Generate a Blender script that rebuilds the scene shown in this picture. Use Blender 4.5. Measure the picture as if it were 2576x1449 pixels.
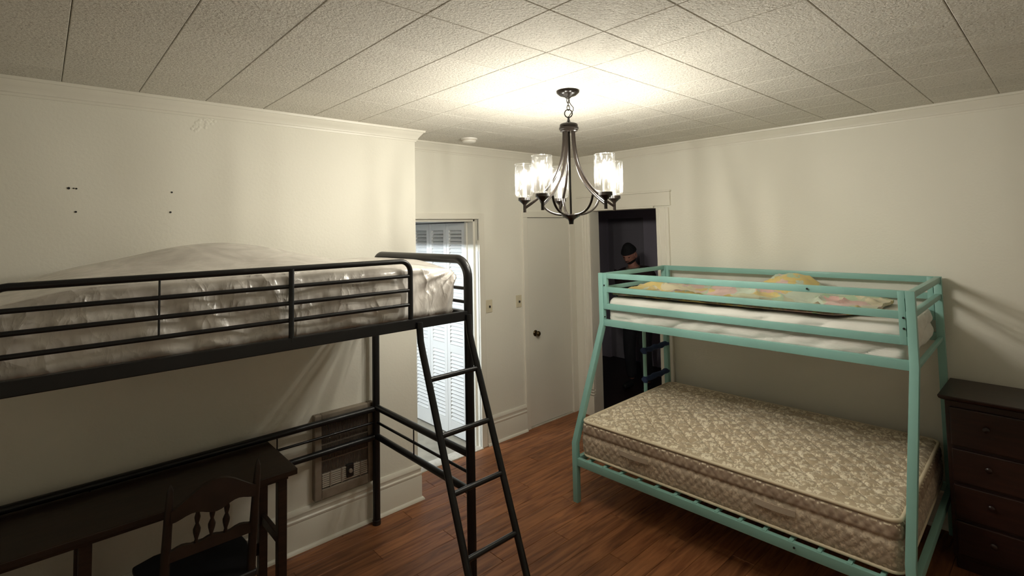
import bpy, bmesh, math, random
from mathutils import Vector, Matrix, noise
random.seed(7)
for o in list(bpy.data.objects): bpy.data.objects.remove(o)
S = bpy.context.scene
COL = S.collection
R = math.radians

# ------------------------------------------------------------------ camera
YAW, PITCH, ROLL = R(47.6928), R(2.9993), R(-1.1176)
FPX, CX, CY, CAMZ = 1293.1, 1278.4, 507.9, 1.948
fw = Vector((math.cos(YAW)*math.cos(PITCH), math.sin(YAW)*math.cos(PITCH), math.sin(PITCH)))
rt = Vector((math.sin(YAW), -math.cos(YAW), 0)); up = rt.cross(fw)
r2 = math.cos(ROLL)*rt + math.sin(ROLL)*up; u2 = -math.sin(ROLL)*rt + math.cos(ROLL)*up
cam = bpy.data.cameras.new('camera'); camo = bpy.data.objects.new('camera', cam); COL.objects.link(camo)
cam.sensor_fit = 'HORIZONTAL'; cam.sensor_width = 36.0; cam.lens = FPX*36.0/2576
cam.shift_x = (1288-CX)/2576; cam.shift_y = (CY-724.5)/2576
cam.clip_start = 0.02
M = Matrix((( r2.x, u2.x, -fw.x, 0), (r2.y, u2.y, -fw.y, 0), (r2.z, u2.z, -fw.z, CAMZ), (0, 0, 0, 1)))
camo.matrix_world = M
S.camera = camo

# ------------------------------------------------------------------ world / exposure
wd = bpy.data.worlds.new('night'); S.world = wd; wd.use_nodes = True
wd.node_tree.nodes['Background'].inputs[0].default_value = (0.02, 0.025, 0.04, 1)
wd.node_tree.nodes['Background'].inputs[1].default_value = 0.3
S.view_settings.view_transform = 'Standard'; S.view_settings.look = 'None'
S.view_settings.gamma = 1.0; S.view_settings.use_curve_mapping = False
S.view_settings.exposure = 0.2
BULB_COL, BULB_STR = (1.0, 0.955, 0.85), 1650.0
TUBE_COL, TUBE_STR = (0.84, 0.93, 1.0), 1250.0

# ------------------------------------------------------------------ room numbers (metres)
YL, YB, XR, XC, HC = 3.309, 3.665, 4.288, 2.072, 2.697
TX0, TY0, TS = 0.0598, 0.2609, 0.3048      # ceiling tile grid
XN, YN = -0.95, -1.10                      # walls behind the camera

# ------------------------------------------------------------------ materials
MATS = {}
def nt(name):
    m = bpy.data.materials.new(name); m.use_nodes = True
    n = m.node_tree.nodes; l = m.node_tree.links
    return m, n, l, n['Principled BSDF']
def mat(name, col, rough=0.5, metal=0.0, bump=None, var=None, spec=0.5, coat=0.0, rnd=0.0, sheen=0.0):
    """col base; bump=(scale,strength,dist[,stretch xyz]); var=(scale,other colour,lo,hi[,stretch]) noise mix; rnd: per-object value variation"""
    m, n, l, b = nt(name)
    b.inputs['Base Color'].default_value = (*col, 1); b.inputs['Roughness'].default_value = rough
    b.inputs['Metallic'].default_value = metal; b.inputs['Specular IOR Level'].default_value = spec
    b.inputs['Coat Weight'].default_value = coat; b.inputs['Sheen Weight'].default_value = sheen
    tc = n.new('ShaderNodeTexCoord'); last = None
    def coords(st):
        if not st: return tc.outputs['Object']
        mp = n.new('ShaderNodeMapping'); mp.inputs['Scale'].default_value = st; l.new(tc.outputs['Object'], mp.inputs[0]); return mp.outputs[0]
    if var:
        tx = n.new('ShaderNodeTexNoise'); tx.inputs['Scale'].default_value = var[0]; tx.inputs['Detail'].default_value = 6
        l.new(coords(var[4] if len(var) > 4 else None), tx.inputs['Vector'])
        rp = n.new('ShaderNodeMapRange'); rp.inputs[1].default_value = var[2]; rp.inputs[2].default_value = var[3]
        l.new(tx.outputs['Fac'], rp.inputs[0])
        mx = n.new('ShaderNodeMix'); mx.data_type = 'RGBA'; mx.inputs[6].default_value = (*col, 1); mx.inputs[7].default_value = (*var[1], 1)
        l.new(rp.outputs[0], mx.inputs[0]); last = mx.outputs[2]
    if rnd:
        oi = n.new('ShaderNodeObjectInfo'); hs = n.new('ShaderNodeHueSaturation')
        mr = n.new('ShaderNodeMapRange'); mr.inputs[3].default_value = 1-rnd; mr.inputs[4].default_value = 1+rnd
        l.new(oi.outputs['Random'], mr.inputs[0]); l.new(mr.outputs[0], hs.inputs['Value'])
        if last: l.new(last, hs.inputs['Color'])
        else: hs.inputs['Color'].default_value = (*col, 1)
        last = hs.outputs[0]
    if last: l.new(last, b.inputs['Base Color'])
    if bump:
        tx = n.new('ShaderNodeTexNoise'); tx.inputs['Scale'].default_value = bump[0]; tx.inputs['Detail'].default_value = 4
        l.new(coords(bump[3] if len(bump) > 3 else None), tx.inputs['Vector'])
        bp = n.new('ShaderNodeBump'); bp.inputs['Strength'].default_value = bump[1]; bp.inputs['Distance'].default_value = bump[2]
        l.new(tx.outputs['Fac'], bp.inputs['Height']); l.new(bp.outputs[0], b.inputs['Normal'])
    MATS[name] = m
    return m

WALL = (0.79, 0.765, 0.675)
mat('wall_paint', WALL, 0.6, bump=(70, 0.22, 0.004), spec=0.25)
mat('trim_paint', (0.77, 0.74, 0.65), 0.38, bump=(25, 0.08, 0.004))
mat('door_paint', (0.76, 0.735, 0.65), 0.4, bump=(90, 0.05, 0.002))
mat('louver_paint', (0.78, 0.78, 0.76), 0.42, bump=(40, 0.05, 0.002))
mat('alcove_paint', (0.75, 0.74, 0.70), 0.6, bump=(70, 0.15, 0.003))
mat('alcove_shade', (0.16, 0.16, 0.17), 0.7, bump=(70, 0.15, 0.003))  # alcove walls coloured dark to cut bounce light and shade the louvre gaps
mat('alcove_floor', (0.34, 0.31, 0.25), 0.8, var=(9, (0.27, 0.25, 0.20), 0.35, 0.65), bump=(120, 0.3, 0.003))
mat('threshold', (0.62, 0.58, 0.50), 0.5, var=(30, (0.5, 0.46, 0.4), 0.4, 0.7))
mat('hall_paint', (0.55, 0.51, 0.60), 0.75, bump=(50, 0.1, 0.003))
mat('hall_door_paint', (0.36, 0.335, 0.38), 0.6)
mat('black_metal', (0.008, 0.008, 0.009), 0.33, spec=0.4, bump=(200, 0.05, 0.001))
mat('teal_metal', (0.245, 0.465, 0.415), 0.38, bump=(150, 0.05, 0.001))
mat('bronze', (0.012, 0.009, 0.007), 0.24, metal=0.0, spec=0.4, bump=(120, 0.08, 0.001))
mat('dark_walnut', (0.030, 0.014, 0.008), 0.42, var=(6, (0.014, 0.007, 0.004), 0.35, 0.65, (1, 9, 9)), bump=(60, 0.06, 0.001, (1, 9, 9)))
mat('chair_wood', (0.022, 0.012, 0.008), 0.45, var=(12, (0.012, 0.007, 0.005), 0.35, 0.65))
mat('seat_black', (0.008, 0.008, 0.010), 0.5, bump=(80, 0.1, 0.001))
mat('dresser_wood', (0.026, 0.008, 0.005), 0.36, var=(5, (0.013, 0.004, 0.003), 0.35, 0.65, (9, 1, 9)), bump=(60, 0.05, 0.001, (9, 1, 9)))
mat('brass_dark', (0.10, 0.07, 0.035), 0.28, metal=0.9)
mat('ivory_plastic', (0.66, 0.60, 0.44), 0.35)
mat('white_plastic', (0.78, 0.75, 0.68), 0.4)
mat('dark_plastic', (0.01, 0.01, 0.01), 0.4)
mat('heater_enamel', (0.31, 0.26, 0.205), 0.5, metal=0.2, var=(14, (0.22, 0.18, 0.14), 0.4, 0.7))
mat('heater_grille', (0.20, 0.165, 0.13), 0.5, metal=0.3)
mat('heater_vent', (0.46, 0.41, 0.34), 0.5)
mat('blue_fabric', (0.016, 0.035, 0.10), 0.85, bump=(140, 0.4, 0.003))
mat('sheet', (0.74, 0.715, 0.66), 0.75, bump=(28, 0.35, 0.006, (1, 1, 2.5)), sheen=0.2)
mat('skin', (0.46, 0.225, 0.175), 0.5, var=(40, (0.38, 0.17, 0.13), 0.4, 0.7))
mat('beard', (0.012, 0.009, 0.008), 0.8, bump=(200, 0.6, 0.003))
mat('jacket', (0.030, 0.016, 0.018), 0.85, bump=(90, 0.3, 0.003))
mat('shirt', (0.20, 0.17, 0.13), 0.85)
mat('trousers', (0.010, 0.010, 0.014), 0.9)
mat('shoe', (0.008, 0.008, 0.008), 0.6)
mat('knit', (0.008, 0.008, 0.010), 0.9, bump=(160, 0.5, 0.004))
mat('eye', (0.02, 0.015, 0.012), 0.2)
mat('lip', (0.22, 0.085, 0.075), 0.5)
mat('piping', (0.74, 0.64, 0.47), 0.7)
mat('handle_tape', (0.50, 0.42, 0.33), 0.7, bump=(120, 0.3, 0.002))
mat('candle_sleeve', (0.35, 0.33, 0.28), 0.5)

# ceiling tile: sandy texture, darker pits
def ceil_mat():
    m, n, l, b = nt('ceiling_tile')
    tc = n.new('ShaderNodeTexCoord'); oi = n.new('ShaderNodeObjectInfo'); vm = n.new('ShaderNodeVectorMath'); vm.operation = 'ADD'
    cb = n.new('ShaderNodeMath'); cb.operation = 'MULTIPLY'; cb.inputs[1].default_value = 37.0; l.new(oi.outputs['Random'], cb.inputs[0])
    l.new(tc.outputs['Object'], vm.inputs[0]); l.new(cb.outputs[0], vm.inputs[1])
    n1 = n.new('ShaderNodeTexNoise'); n1.inputs['Scale'].default_value = 75; n1.inputs['Detail'].default_value = 5; n1.inputs['Roughness'].default_value = 0.65
    l.new(vm.outputs[0], n1.inputs['Vector'])
    bp = n.new('ShaderNodeBump'); bp.inputs['Strength'].default_value = 0.95; bp.inputs['Distance'].default_value = 0.009
    l.new(n1.outputs['Fac'], bp.inputs['Height']); l.new(bp.outputs[0], b.inputs['Normal'])
    n2 = n.new('ShaderNodeTexNoise'); n2.inputs['Scale'].default_value = 120; n2.inputs['Detail'].default_value = 2; l.new(vm.outputs[0], n2.inputs['Vector'])
    cr = n.new('ShaderNodeValToRGB'); e = cr.color_ramp.elements
    e[0].position = 0.30; e[0].color = (0.50, 0.465, 0.40, 1); e[1].position = 0.46; e[1].color = (0.72, 0.69, 0.615, 1)
    l.new(n2.outputs['Fac'], cr.inputs[0])
    hs = n.new('ShaderNodeHueSaturation'); mr = n.new('ShaderNodeMapRange'); mr.inputs[3].default_value = 0.97; mr.inputs[4].default_value = 1.03
    l.new(oi.outputs['Random'], mr.inputs[0]); l.new(mr.outputs[0], hs.inputs['Value']); l.new(cr.outputs[0], hs.inputs['Color']); l.new(hs.outputs[0], b.inputs['Base Color'])
    b.inputs['Roughness'].default_value = 0.9; b.inputs['Specular IOR Level'].default_value = 0.15
    MATS['ceiling_tile'] = m
ceil_mat()
mat('ceiling_base', (0.22, 0.19, 0.15), 0.9)

def floor_mat():
    m, n, l, b = nt('laminate_plank')
    tc = n.new('ShaderNodeTexCoord'); oi = n.new('ShaderNodeObjectInfo')
    ad = n.new('ShaderNodeVectorMath'); ad.operation = 'ADD'; ml = n.new('ShaderNodeMath'); ml.operation = 'MULTIPLY'; ml.inputs[1].default_value = 53.0
    l.new(oi.outputs['Random'], ml.inputs[0]); l.new(tc.outputs['Object'], ad.inputs[0]); l.new(ml.outputs[0], ad.inputs[1])
    mp = n.new('ShaderNodeMapping'); mp.inputs['Scale'].default_value = (1.6, 16, 16); l.new(ad.outputs[0], mp.inputs[0])
    n1 = n.new('ShaderNodeTexNoise'); n1.inputs['Scale'].default_value = 1.6; n1.inputs['Detail'].default_value = 8; n1.inputs['Distortion'].default_value = 1.2
    l.new(mp.outputs[0], n1.inputs['Vector'])
    cr = n.new('ShaderNodeValToRGB'); e = cr.color_ramp.elements
    e[0].position = 0.30; e[0].color = (0.135, 0.045, 0.018, 1); e[1].position = 0.68; e[1].color = (0.37, 0.150, 0.060, 1)
    l.new(n1.outputs['Fac'], cr.inputs[0])
    hs = n.new('ShaderNodeHueSaturation'); mr = n.new('ShaderNodeMapRange'); mr.inputs[3].default_value = 0.86; mr.inputs[4].default_value = 1.16
    l.new(oi.outputs['Random'], mr.inputs[0]); l.new(mr.outputs[0], hs.inputs['Value']); l.new(cr.outputs[0], hs.inputs['Color']); l.new(hs.outputs[0], b.inputs['Base Color'])
    b.inputs['Roughness'].default_value = 0.48; b.inputs['Specular IOR Level'].default_value = 0.4
    bp = n.new('ShaderNodeBump'); bp.inputs['Strength'].default_value = 0.12; bp.inputs['Distance'].default_value = 0.002
    l.new(n1.outputs['Fac'], bp.inputs['Height']); l.new(bp.outputs[0], b.inputs['Normal'])
    MATS['laminate_plank'] = m
floor_mat()

def plastic_mat():      # crinkled translucent-white plastic mattress bag
    m, n, l, b = nt('plastic_cover')
    tc = n.new('ShaderNodeTexCoord')
    n1 = n.new('ShaderNodeTexNoise'); n1.inputs['Scale'].default_value = 5; n1.inputs['Detail'].default_value = 3; n1.inputs['Distortion'].default_value = 1.5
    l.new(tc.outputs['Object'], n1.inputs['Vector'])
    cr = n.new('ShaderNodeValToRGB'); e = cr.color_ramp.elements
    e[0].position = 0.35; e[0].color = (0.58, 0.54, 0.50, 1); e[1].position = 0.65; e[1].color = (0.75, 0.71, 0.66, 1)
    l.new(n1.outputs['Fac'], cr.inputs[0]); l.new(cr.outputs[0], b.inputs['Base Color'])
    b.inputs['Roughness'].default_value = 0.24; b.inputs['Specular IOR Level'].default_value = 0.7
    mp = n.new('ShaderNodeMapping'); mp.inputs['Scale'].default_value = (1.5, 1.0, 0.75); mp.inputs['Rotation'].default_value = (0, R(24), 0); l.new(tc.outputs['Object'], mp.inputs[0])
    rg = n.new('ShaderNodeTexNoise'); rg.noise_type = 'RIDGED_MULTIFRACTAL'; rg.normalize = False; rg.inputs['Offset'].default_value = 0.85; rg.inputs['Gain'].default_value = 1.6; rg.inputs['Scale'].default_value = 5.5; rg.inputs['Detail'].default_value = 4; rg.inputs['Roughness'].default_value = 0.6; rg.inputs['Distortion'].default_value = 0.25
    l.new(mp.outputs[0], rg.inputs['Vector'])
    n2 = n.new('ShaderNodeTexNoise'); n2.inputs['Scale'].default_value = 2.6; n2.inputs['Detail'].default_value = 2; n2.inputs['Distortion'].default_value = 0.3; l.new(tc.outputs['Object'], n2.inputs['Vector'])
    # long soft ripples on the flat top
    mp3 = n.new('ShaderNodeMapping'); mp3.inputs['Scale'].default_value = (0.7, 6, 1); l.new(tc.outputs['Object'], mp3.inputs[0])
    n3 = n.new('ShaderNodeTexNoise'); n3.inputs['Scale'].default_value = 3; n3.inputs['Detail'].default_value = 3; l.new(mp3.outputs[0], n3.inputs['Vector'])
    ge = n.new('ShaderNodeNewGeometry'); sp = n.new('ShaderNodeSeparateXYZ'); l.new(ge.outputs['Normal'], sp.inputs[0])
    mk = n.new('ShaderNodeMapRange'); mk.inputs[1].default_value = 0.35; mk.inputs[2].default_value = 0.9; mk.inputs[3].default_value = 1.0; mk.inputs[4].default_value = 0.04; l.new(sp.outputs[2], mk.inputs[0])
    b1 = n.new('ShaderNodeBump'); b1.inputs['Distance'].default_value = 0.014; l.new(rg.outputs[0], b1.inputs['Height'])
    pt = n.new('ShaderNodeMapRange'); pt.inputs[1].default_value = 0.42; pt.inputs[2].default_value = 0.60; pt.inputs[3].default_value = 0.25; pt.inputs[4].default_value = 1.0; l.new(n2.outputs['Fac'], pt.inputs[0])
    pm_ = n.new('ShaderNodeMath'); pm_.operation = 'MULTIPLY'; l.new(pt.outputs[0], pm_.inputs[0]); l.new(mk.outputs[0], pm_.inputs[1]); l.new(pm_.outputs[0], b1.inputs['Strength'])
    n4 = n.new('ShaderNodeTexNoise'); n4.inputs['Scale'].default_value = 9; n4.inputs['Detail'].default_value = 2; l.new(mp.outputs[0], n4.inputs['Vector'])
    b2 = n.new('ShaderNodeBump'); b2.inputs['Distance'].default_value = 0.013; l.new(n4.outputs['Fac'], b2.inputs['Height']); l.new(mk.outputs[0], b2.inputs['Strength']); l.new(b1.outputs[0], b2.inputs['Normal'])
    b3 = n.new('ShaderNodeBump'); b3.inputs['Distance'].default_value = 0.02; b3.inputs['Strength'].default_value = 0.35; l.new(n3.outputs['Fac'], b3.inputs['Height']); l.new(b2.outputs[0], b3.inputs['Normal'])
    l.new(b3.outputs[0], b.inputs['Normal'])
    MATS['plastic_cover'] = m
plastic_mat()

def damask_mat(name, lo, hi, quilt, scale):
    m, n, l, b = nt(name)
    tc = n.new('ShaderNodeTexCoord')
    nd = n.new('ShaderNodeTexNoise'); nd.inputs['Scale'].default_value = 14; l.new(tc.outputs['Object'], nd.inputs['Vector'])
    av = n.new('ShaderNodeVectorMath'); av.operation = 'MULTIPLY_ADD'; av.inputs[1].default_value = (0.09, 0.09, 0.09); l.new(nd.outputs['Color'], av.inputs[0]); l.new(tc.outputs['Object'], av.inputs[2])
    vo = n.new('ShaderNodeTexVoronoi'); vo.inputs['Scale'].default_value = scale; vo.feature = 'SMOOTH_F1'; vo.inputs['Smoothness'].default_value = 0.3; l.new(av.outputs[0], vo.inputs['Vector'])
    n2 = n.new('ShaderNodeTexNoise'); n2.inputs['Scale'].default_value = scale*1.3; n2.inputs['Detail'].default_value = 3; n2.inputs['Distortion'].default_value = 1.6; l.new(tc.outputs['Object'], n2.inputs['Vector'])
    ad = n.new('ShaderNodeMath'); ad.operation = 'MULTIPLY_ADD'; ad.inputs[1].default_value = 0.5; l.new(vo.outputs['Distance'], ad.inputs[0]); l.new(n2.outputs['Fac'], ad.inputs[2])
    cr = n.new('ShaderNodeValToRGB'); e = cr.color_ramp.elements
    e[0].position = 0.66; e[0].color = (*hi, 1); e[1].position = 0.76; e[1].color = (*lo, 1)
    l.new(ad.outputs[0], cr.inputs[0]); l.new(cr.outputs[0], b.inputs['Base Color'])
    b.inputs['Roughness'].default_value = 0.62; b.inputs['Sheen Weight'].default_value = 0.15
    bp = n.new('ShaderNodeBump'); bp.inputs['Strength'].default_value = 0.3; bp.inputs['Distance'].default_value = 0.004; l.new(ad.outputs[0], bp.inputs['Height'])
    l.new(bp.outputs[0], b.inputs['Normal'])
    MATS[name] = m
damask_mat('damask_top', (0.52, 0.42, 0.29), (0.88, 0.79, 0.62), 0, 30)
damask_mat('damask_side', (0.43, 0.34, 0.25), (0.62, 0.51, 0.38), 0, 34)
mat('damask_band', (0.34, 0.25, 0.185), 0.6, var=(28, (0.44, 0.34, 0.25), 0.45, 0.6))

def comforter_mat():
    m, n, l, b = nt('comforter_print')
    tc = n.new('ShaderNodeTexCoord')
    nd = n.new('ShaderNodeTexNoise'); nd.inputs['Scale'].default_value = 7; nd.inputs['Detail'].default_value = 7; nd.inputs['Roughness'].default_value = 0.62; l.new(tc.outputs['Object'], nd.inputs['Vector'])
    av = n.new('ShaderNodeVectorMath'); av.operation = 'MULTIPLY_ADD'; av.inputs[1].default_value = (0.34, 0.34, 0.34); l.new(nd.outputs['Color'], av.inputs[0]); l.new(tc.outputs['Object'], av.inputs[2])
    vo = n.new('ShaderNodeTexVoronoi'); vo.inputs['Scale'].default_value = 5.5; l.new(av.outputs[0], vo.inputs['Vector'])
    cr = n.new('ShaderNodeValToRGB'); cr.color_ramp.interpolation = 'CONSTANT'
    cols = [(0.62, 0.47, 0.40), (0.66, 0.52, 0.20), (0.42, 0.56, 0.38), (0.64, 0.42, 0.38), (0.66, 0.60, 0.42), (0.50, 0.52, 0.36), (0.64, 0.47, 0.43), (0.62, 0.50, 0.20), (0.52, 0.60, 0.48)]
    e = cr.color_ramp.elements
    e[0].position = 0; e[0].color = (*cols[0], 1); e[1].position = 1/9; e[1].color = (*cols[1], 1)
    for i in range(2, 9): q = e.new(i/9); q.color = (*cols[i], 1)
    sx = n.new('ShaderNodeSeparateColor'); l.new(vo.outputs['Color'], sx.inputs[0]); l.new(sx.outputs[0], cr.inputs[0])
    n2 = n.new('ShaderNodeTexNoise'); n2.inputs['Scale'].default_value = 30; n2.inputs['Detail'].default_value = 3; l.new(tc.outputs['Object'], n2.inputs['Vector'])
    mr = n.new('ShaderNodeMapRange'); mr.inputs[1].default_value = 0.60; mr.inputs[2].default_value = 0.70; mr.inputs[4].default_value = 0.35; l.new(n2.outputs['Fac'], mr.inputs[0])
    mx = n.new('ShaderNodeMix'); mx.data_type = 'RGBA'; mx.inputs[7].default_value = (0.30, 0.40, 0.30, 1); l.new(mr.outputs[0], mx.inputs[0]); l.new(cr.outputs[0], mx.inputs[6]); l.new(mx.outputs[2], b.inputs['Base Color'])
    b.inputs['Roughness'].default_value = 0.85; b.inputs['Sheen Weight'].default_value = 0.2
    bp = n.new('ShaderNodeBump'); bp.inputs['Strength'].default_value = 0.4; bp.inputs['Distance'].default_value = 0.008; l.new(nd.outputs['Fac'], bp.inputs['Height']); l.new(bp.outputs[0], b.inputs['Normal'])
    MATS['comforter_print'] = m
comforter_mat()
mat('comforter_back', (0.19, 0.14, 0.09), 0.85, var=(10, (0.34, 0.27, 0.10), 0.5, 0.62, (1, 3, 1)))

def glass_mat():        # rippled clear glass of the lamp shades (thin wall: lets light straight through, scatters a little)
    m, n, l, b = nt('rippled_glass'); n.remove(b); out = n['Material Output']
    tc = n.new('ShaderNodeTexCoord'); mp = n.new('ShaderNodeMapping'); mp.inputs['Scale'].default_value = (1, 1, 0.35); l.new(tc.outputs['Object'], mp.inputs[0])
    nz = n.new('ShaderNodeTexNoise'); nz.inputs['Scale'].default_value = 70; nz.inputs['Detail'].default_value = 3; nz.inputs['Distortion'].default_value = 0.8; l.new(mp.outputs[0], nz.inputs['Vector'])
    bp = n.new('ShaderNodeBump'); bp.inputs['Strength'].default_value = 0.8; bp.inputs['Distance'].default_value = 0.006; l.new(nz.outputs['Fac'], bp.inputs['Height'])
    tr = n.new('ShaderNodeBsdfTransparent'); tr.inputs[0].default_value = (0.97, 0.97, 0.96, 1)
    gl = n.new('ShaderNodeBsdfGlossy'); gl.inputs['Roughness'].default_value = 0.08; l.new(bp.outputs[0], gl.inputs['Normal'])
    tl = n.new('ShaderNodeBsdfTranslucent'); tl.inputs[0].default_value = (0.9, 0.9, 0.88, 1); l.new(bp.outputs[0], tl.inputs['Normal'])
    lw = n.new('ShaderNodeLayerWeight'); lw.inputs['Blend'].default_value = 0.25; l.new(bp.outputs[0], lw.inputs['Normal'])
    mr = n.new('ShaderNodeMapRange'); mr.inputs[1].default_value = 0.56; mr.inputs[2].default_value = 0.74; mr.inputs[3].default_value = 0.006; mr.inputs[4].default_value = 0.10; l.new(nz.outputs['Fac'], mr.inputs[0])
    m1 = n.new('ShaderNodeMixShader'); l.new(mr.outputs[0], m1.inputs[0]); l.new(tr.outputs[0], m1.inputs[1]); l.new(tl.outputs[0], m1.inputs[2])
    f2 = n.new('ShaderNodeMath'); f2.operation = 'MULTIPLY'; f2.inputs[1].default_value = 0.55; l.new(lw.outputs['Fresnel'], f2.inputs[0])
    m2 = n.new('ShaderNodeMixShader'); l.new(f2.outputs[0], m2.inputs[0]); l.new(m1.outputs[0], m2.inputs[1]); l.new(gl.outputs[0], m2.inputs[2])
    l.new(m2.outputs[0], out.inputs['Surface'])
    MATS['rippled_glass'] = m
glass_mat()
def emis(name, col, s):
    m, n, l, b = nt(name); n.remove(b); e = n.new('ShaderNodeEmission'); e.inputs[0].default_value = (*col, 1); e.inputs[1].default_value = s
    l.new(e.outputs[0], n['Material Output'].inputs['Surface']); MATS[name] = m
emis('bulb_glow', BULB_COL, BULB_STR)
def bulb_glass():       # thin frosted-clear envelope: passes the light, scatters a little of it
    m, n, l, b = nt('bulb_glass'); n.remove(b)
    tr = n.new('ShaderNodeBsdfTransparent'); tl = n.new('ShaderNodeBsdfTranslucent'); tl.inputs[0].default_value = (0.95, 0.93, 0.88, 1)
    mx = n.new('ShaderNodeMixShader'); mx.inputs[0].default_value = 0.22
    l.new(tr.outputs[0], mx.inputs[1]); l.new(tl.outputs[0], mx.inputs[2]); l.new(mx.outputs[0], n['Material Output'].inputs['Surface']); MATS['bulb_glass'] = m
bulb_glass()
emis('tube_glow', TUBE_COL, TUBE_STR)
emis('phone_screen', (0.75, 0.8, 0.9), 0.10)

# ------------------------------------------------------------------ mesh helpers
class MB:
    def __init__(s): s.v = []; s.f = []
    def add(s, vs, fs):
        k = len(s.v); s.v += [Vector(v) for v in vs]; s.f += [tuple(i+k for i in f) for f in fs]; return s
    def box(s, x0, x1, y0, y1, z0, z1, mtx=None):
        vs = [Vector((x, y, z)) for z in (z0, z1) for y in (y0, y1) for x in (x0, x1)]
        if mtx: vs = [mtx @ v for v in vs]
        return s.add(vs, [(0, 2, 3, 1), (4, 5, 7, 6), (0, 1, 5, 4), (2, 6, 7, 3), (0, 4, 6, 2), (1, 3, 7, 5)])
    def bar(s, a, b, w, h, upv=(0, 0, 1)):      # rectangular bar a->b, w across, h along upv
        a, b = Vector(a), Vector(b); d = (b-a).normalized(); side = d.cross(Vector(upv))
        if side.length < 1e-5: side = d.cross(Vector((0, 1, 0)))
        side.normalize(); u = side.cross(d).normalized()
        vs = [p + side*(w/2*i) + u*(h/2*j) for p in (a, b) for i, j in ((-1, -1), (1, -1), (1, 1), (-1, 1))]
        return s.add(vs, [(0, 1, 2, 3), (7, 6, 5, 4), (0, 4, 5, 1), (1, 5, 6, 2), (2, 6, 7, 3), (3, 7, 4, 0)])
    def tube(s, path, r, seg=12, closed=False, cap=True, sx=1.0):
        P = [Vector(p) for p in path]; n = len(P); rs = r if isinstance(r, (list, tuple)) else [r]*n
        t0 = (P[1]-P[0]).normalized(); ref = Vector((0, 0, 1)) if abs(t0.z) < 0.9 else Vector((1, 0, 0))
        nrm = (ref - t0*ref.dot(t0)).normalized(); vs = []
        for i in range(n):
            if closed: t = (P[(i+1) % n]-P[i-1]).normalized()
            else: t = (P[min(i+1, n-1)]-P[max(i-1, 0)]).normalized()
            nrm = (nrm - t*nrm.dot(t)).normalized(); bn = t.cross(nrm)
            for k in range(seg):
                a = 2*math.pi*k/seg; vs.append(P[i] + (nrm*math.cos(a)*sx + bn*math.sin(a))*rs[i])
        fs = []; m = n if closed else n-1
        for i in range(m):
            for k in range(seg):
                a = i*seg+k; b2 = i*seg+(k+1) % seg; c = ((i+1) % n)*seg+(k+1) % seg; d = ((i+1) % n)*seg+k
                fs.append((a, b2, c, d))
        if cap and not closed: fs += [tuple(range(seg))[::-1], tuple((n-1)*seg+k for k in range(seg))]
        return s.add(vs, fs)
    def lathe(s, prof, c=(0, 0, 0), seg=24, axis='z'):
        c = Vector(c); vs = []; n = len(prof)
        for r, z in prof:
            for k in range(seg):
                a = 2*math.pi*k/seg
                p = (r*math.cos(a), r*math.sin(a), z)
                if axis == 'y': p = (p[0], p[2], p[1])
                if axis == 'x': p = (p[2], p[0], p[1])
                vs.append(c + Vector(p))
        fs = [(i*seg+k, i*seg+(k+1) % seg, (i+1)*seg+(k+1) % seg, (i+1)*seg+k) for i in range(n-1) for k in range(seg)]
        if prof[0][0] > 1e-6: fs.append(tuple(range(seg))[::-1])
        if prof[-1][0] > 1e-6: fs.append(tuple((n-1)*seg+k for k in range(seg)))
        return s.add(vs, fs)
    def loft(s, rings, cap=True):
        n = len(rings[0]); vs = [p for r in rings for p in r]
        fs = [(i*n+k, i*n+(k+1) % n, (i+1)*n+(k+1) % n, (i+1)*n+k) for i in range(len(rings)-1) for k in range(n)]
        if cap: fs += [tuple(range(n))[::-1], tuple((len(rings)-1)*n+k for k in range(n))]
        return s.add(vs, fs)

WM = {}                                                  # world matrices of things, kept by hand
def finish(me, smooth, bevel, seg=2):
    bm = bmesh.new(); bm.from_mesh(me); bmesh.ops.remove_doubles(bm, verts=bm.verts, dist=1e-6)
    bmesh.ops.recalc_face_normals(bm, faces=bm.faces)
    if bevel:
        es = [e for e in bm.edges if len(e.link_faces) == 2 and e.calc_face_angle(0) > 0.6]
        bmesh.ops.bevel(bm, geom=es, offset=bevel, segments=seg, affect='EDGES', profile=0.6)
    bm.to_mesh(me); bm.free()
    if smooth:
        me.polygons.foreach_set('use_smooth', [True]*len(me.polygons))
        me.set_sharp_from_angle(angle=R(smooth if smooth is not True else 40))
def mesh(name, mb, m, smooth=False, bevel=0, inv=None, seg=2):
    me = bpy.data.meshes.new(name)
    me.from_pydata([tuple(inv @ v) if inv else tuple(v) for v in mb.v], [], mb.f); me.validate()
    finish(me, smooth, bevel, seg); me.materials.append(MATS[m]); return me
def obj(name, mb, m, parent=None, smooth=False, bevel=0, local=False, seg=2):
    """one mesh object; coordinates are world coordinates unless local"""
    inv = None
    if parent is not None and not local: inv = WM[parent.name].inverted()
    o = bpy.data.objects.new(name, mesh(name, mb, m, smooth, bevel, inv, seg)); COL.objects.link(o)
    if parent is not None: o.parent = parent; WM[o.name] = WM[parent.name]
    else: WM[o.name] = Matrix.Identity(4)
    return o
def put(name, me, parent, loc, rot=None):               # object sharing mesh data, placed in its parent's space
    o = bpy.data.objects.new(name, me); COL.objects.link(o); o.parent = parent; o.location = loc
    if rot: o.rotation_euler = rot
    return o
def thing(name, label, cat, loc=(0, 0, 0), rotz=0, group=None):
    o = bpy.data.objects.new(name, None); COL.objects.link(o); o.location = loc; o.rotation_euler = (0, 0, rotz)
    o.empty_display_size = 0.1; o['label'] = label; o['category'] = cat
    if group: o['group'] = group
    WM[o.name] = Matrix.Translation(loc) @ Matrix.Rotation(rotz, 4, 'Z'); return o
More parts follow.
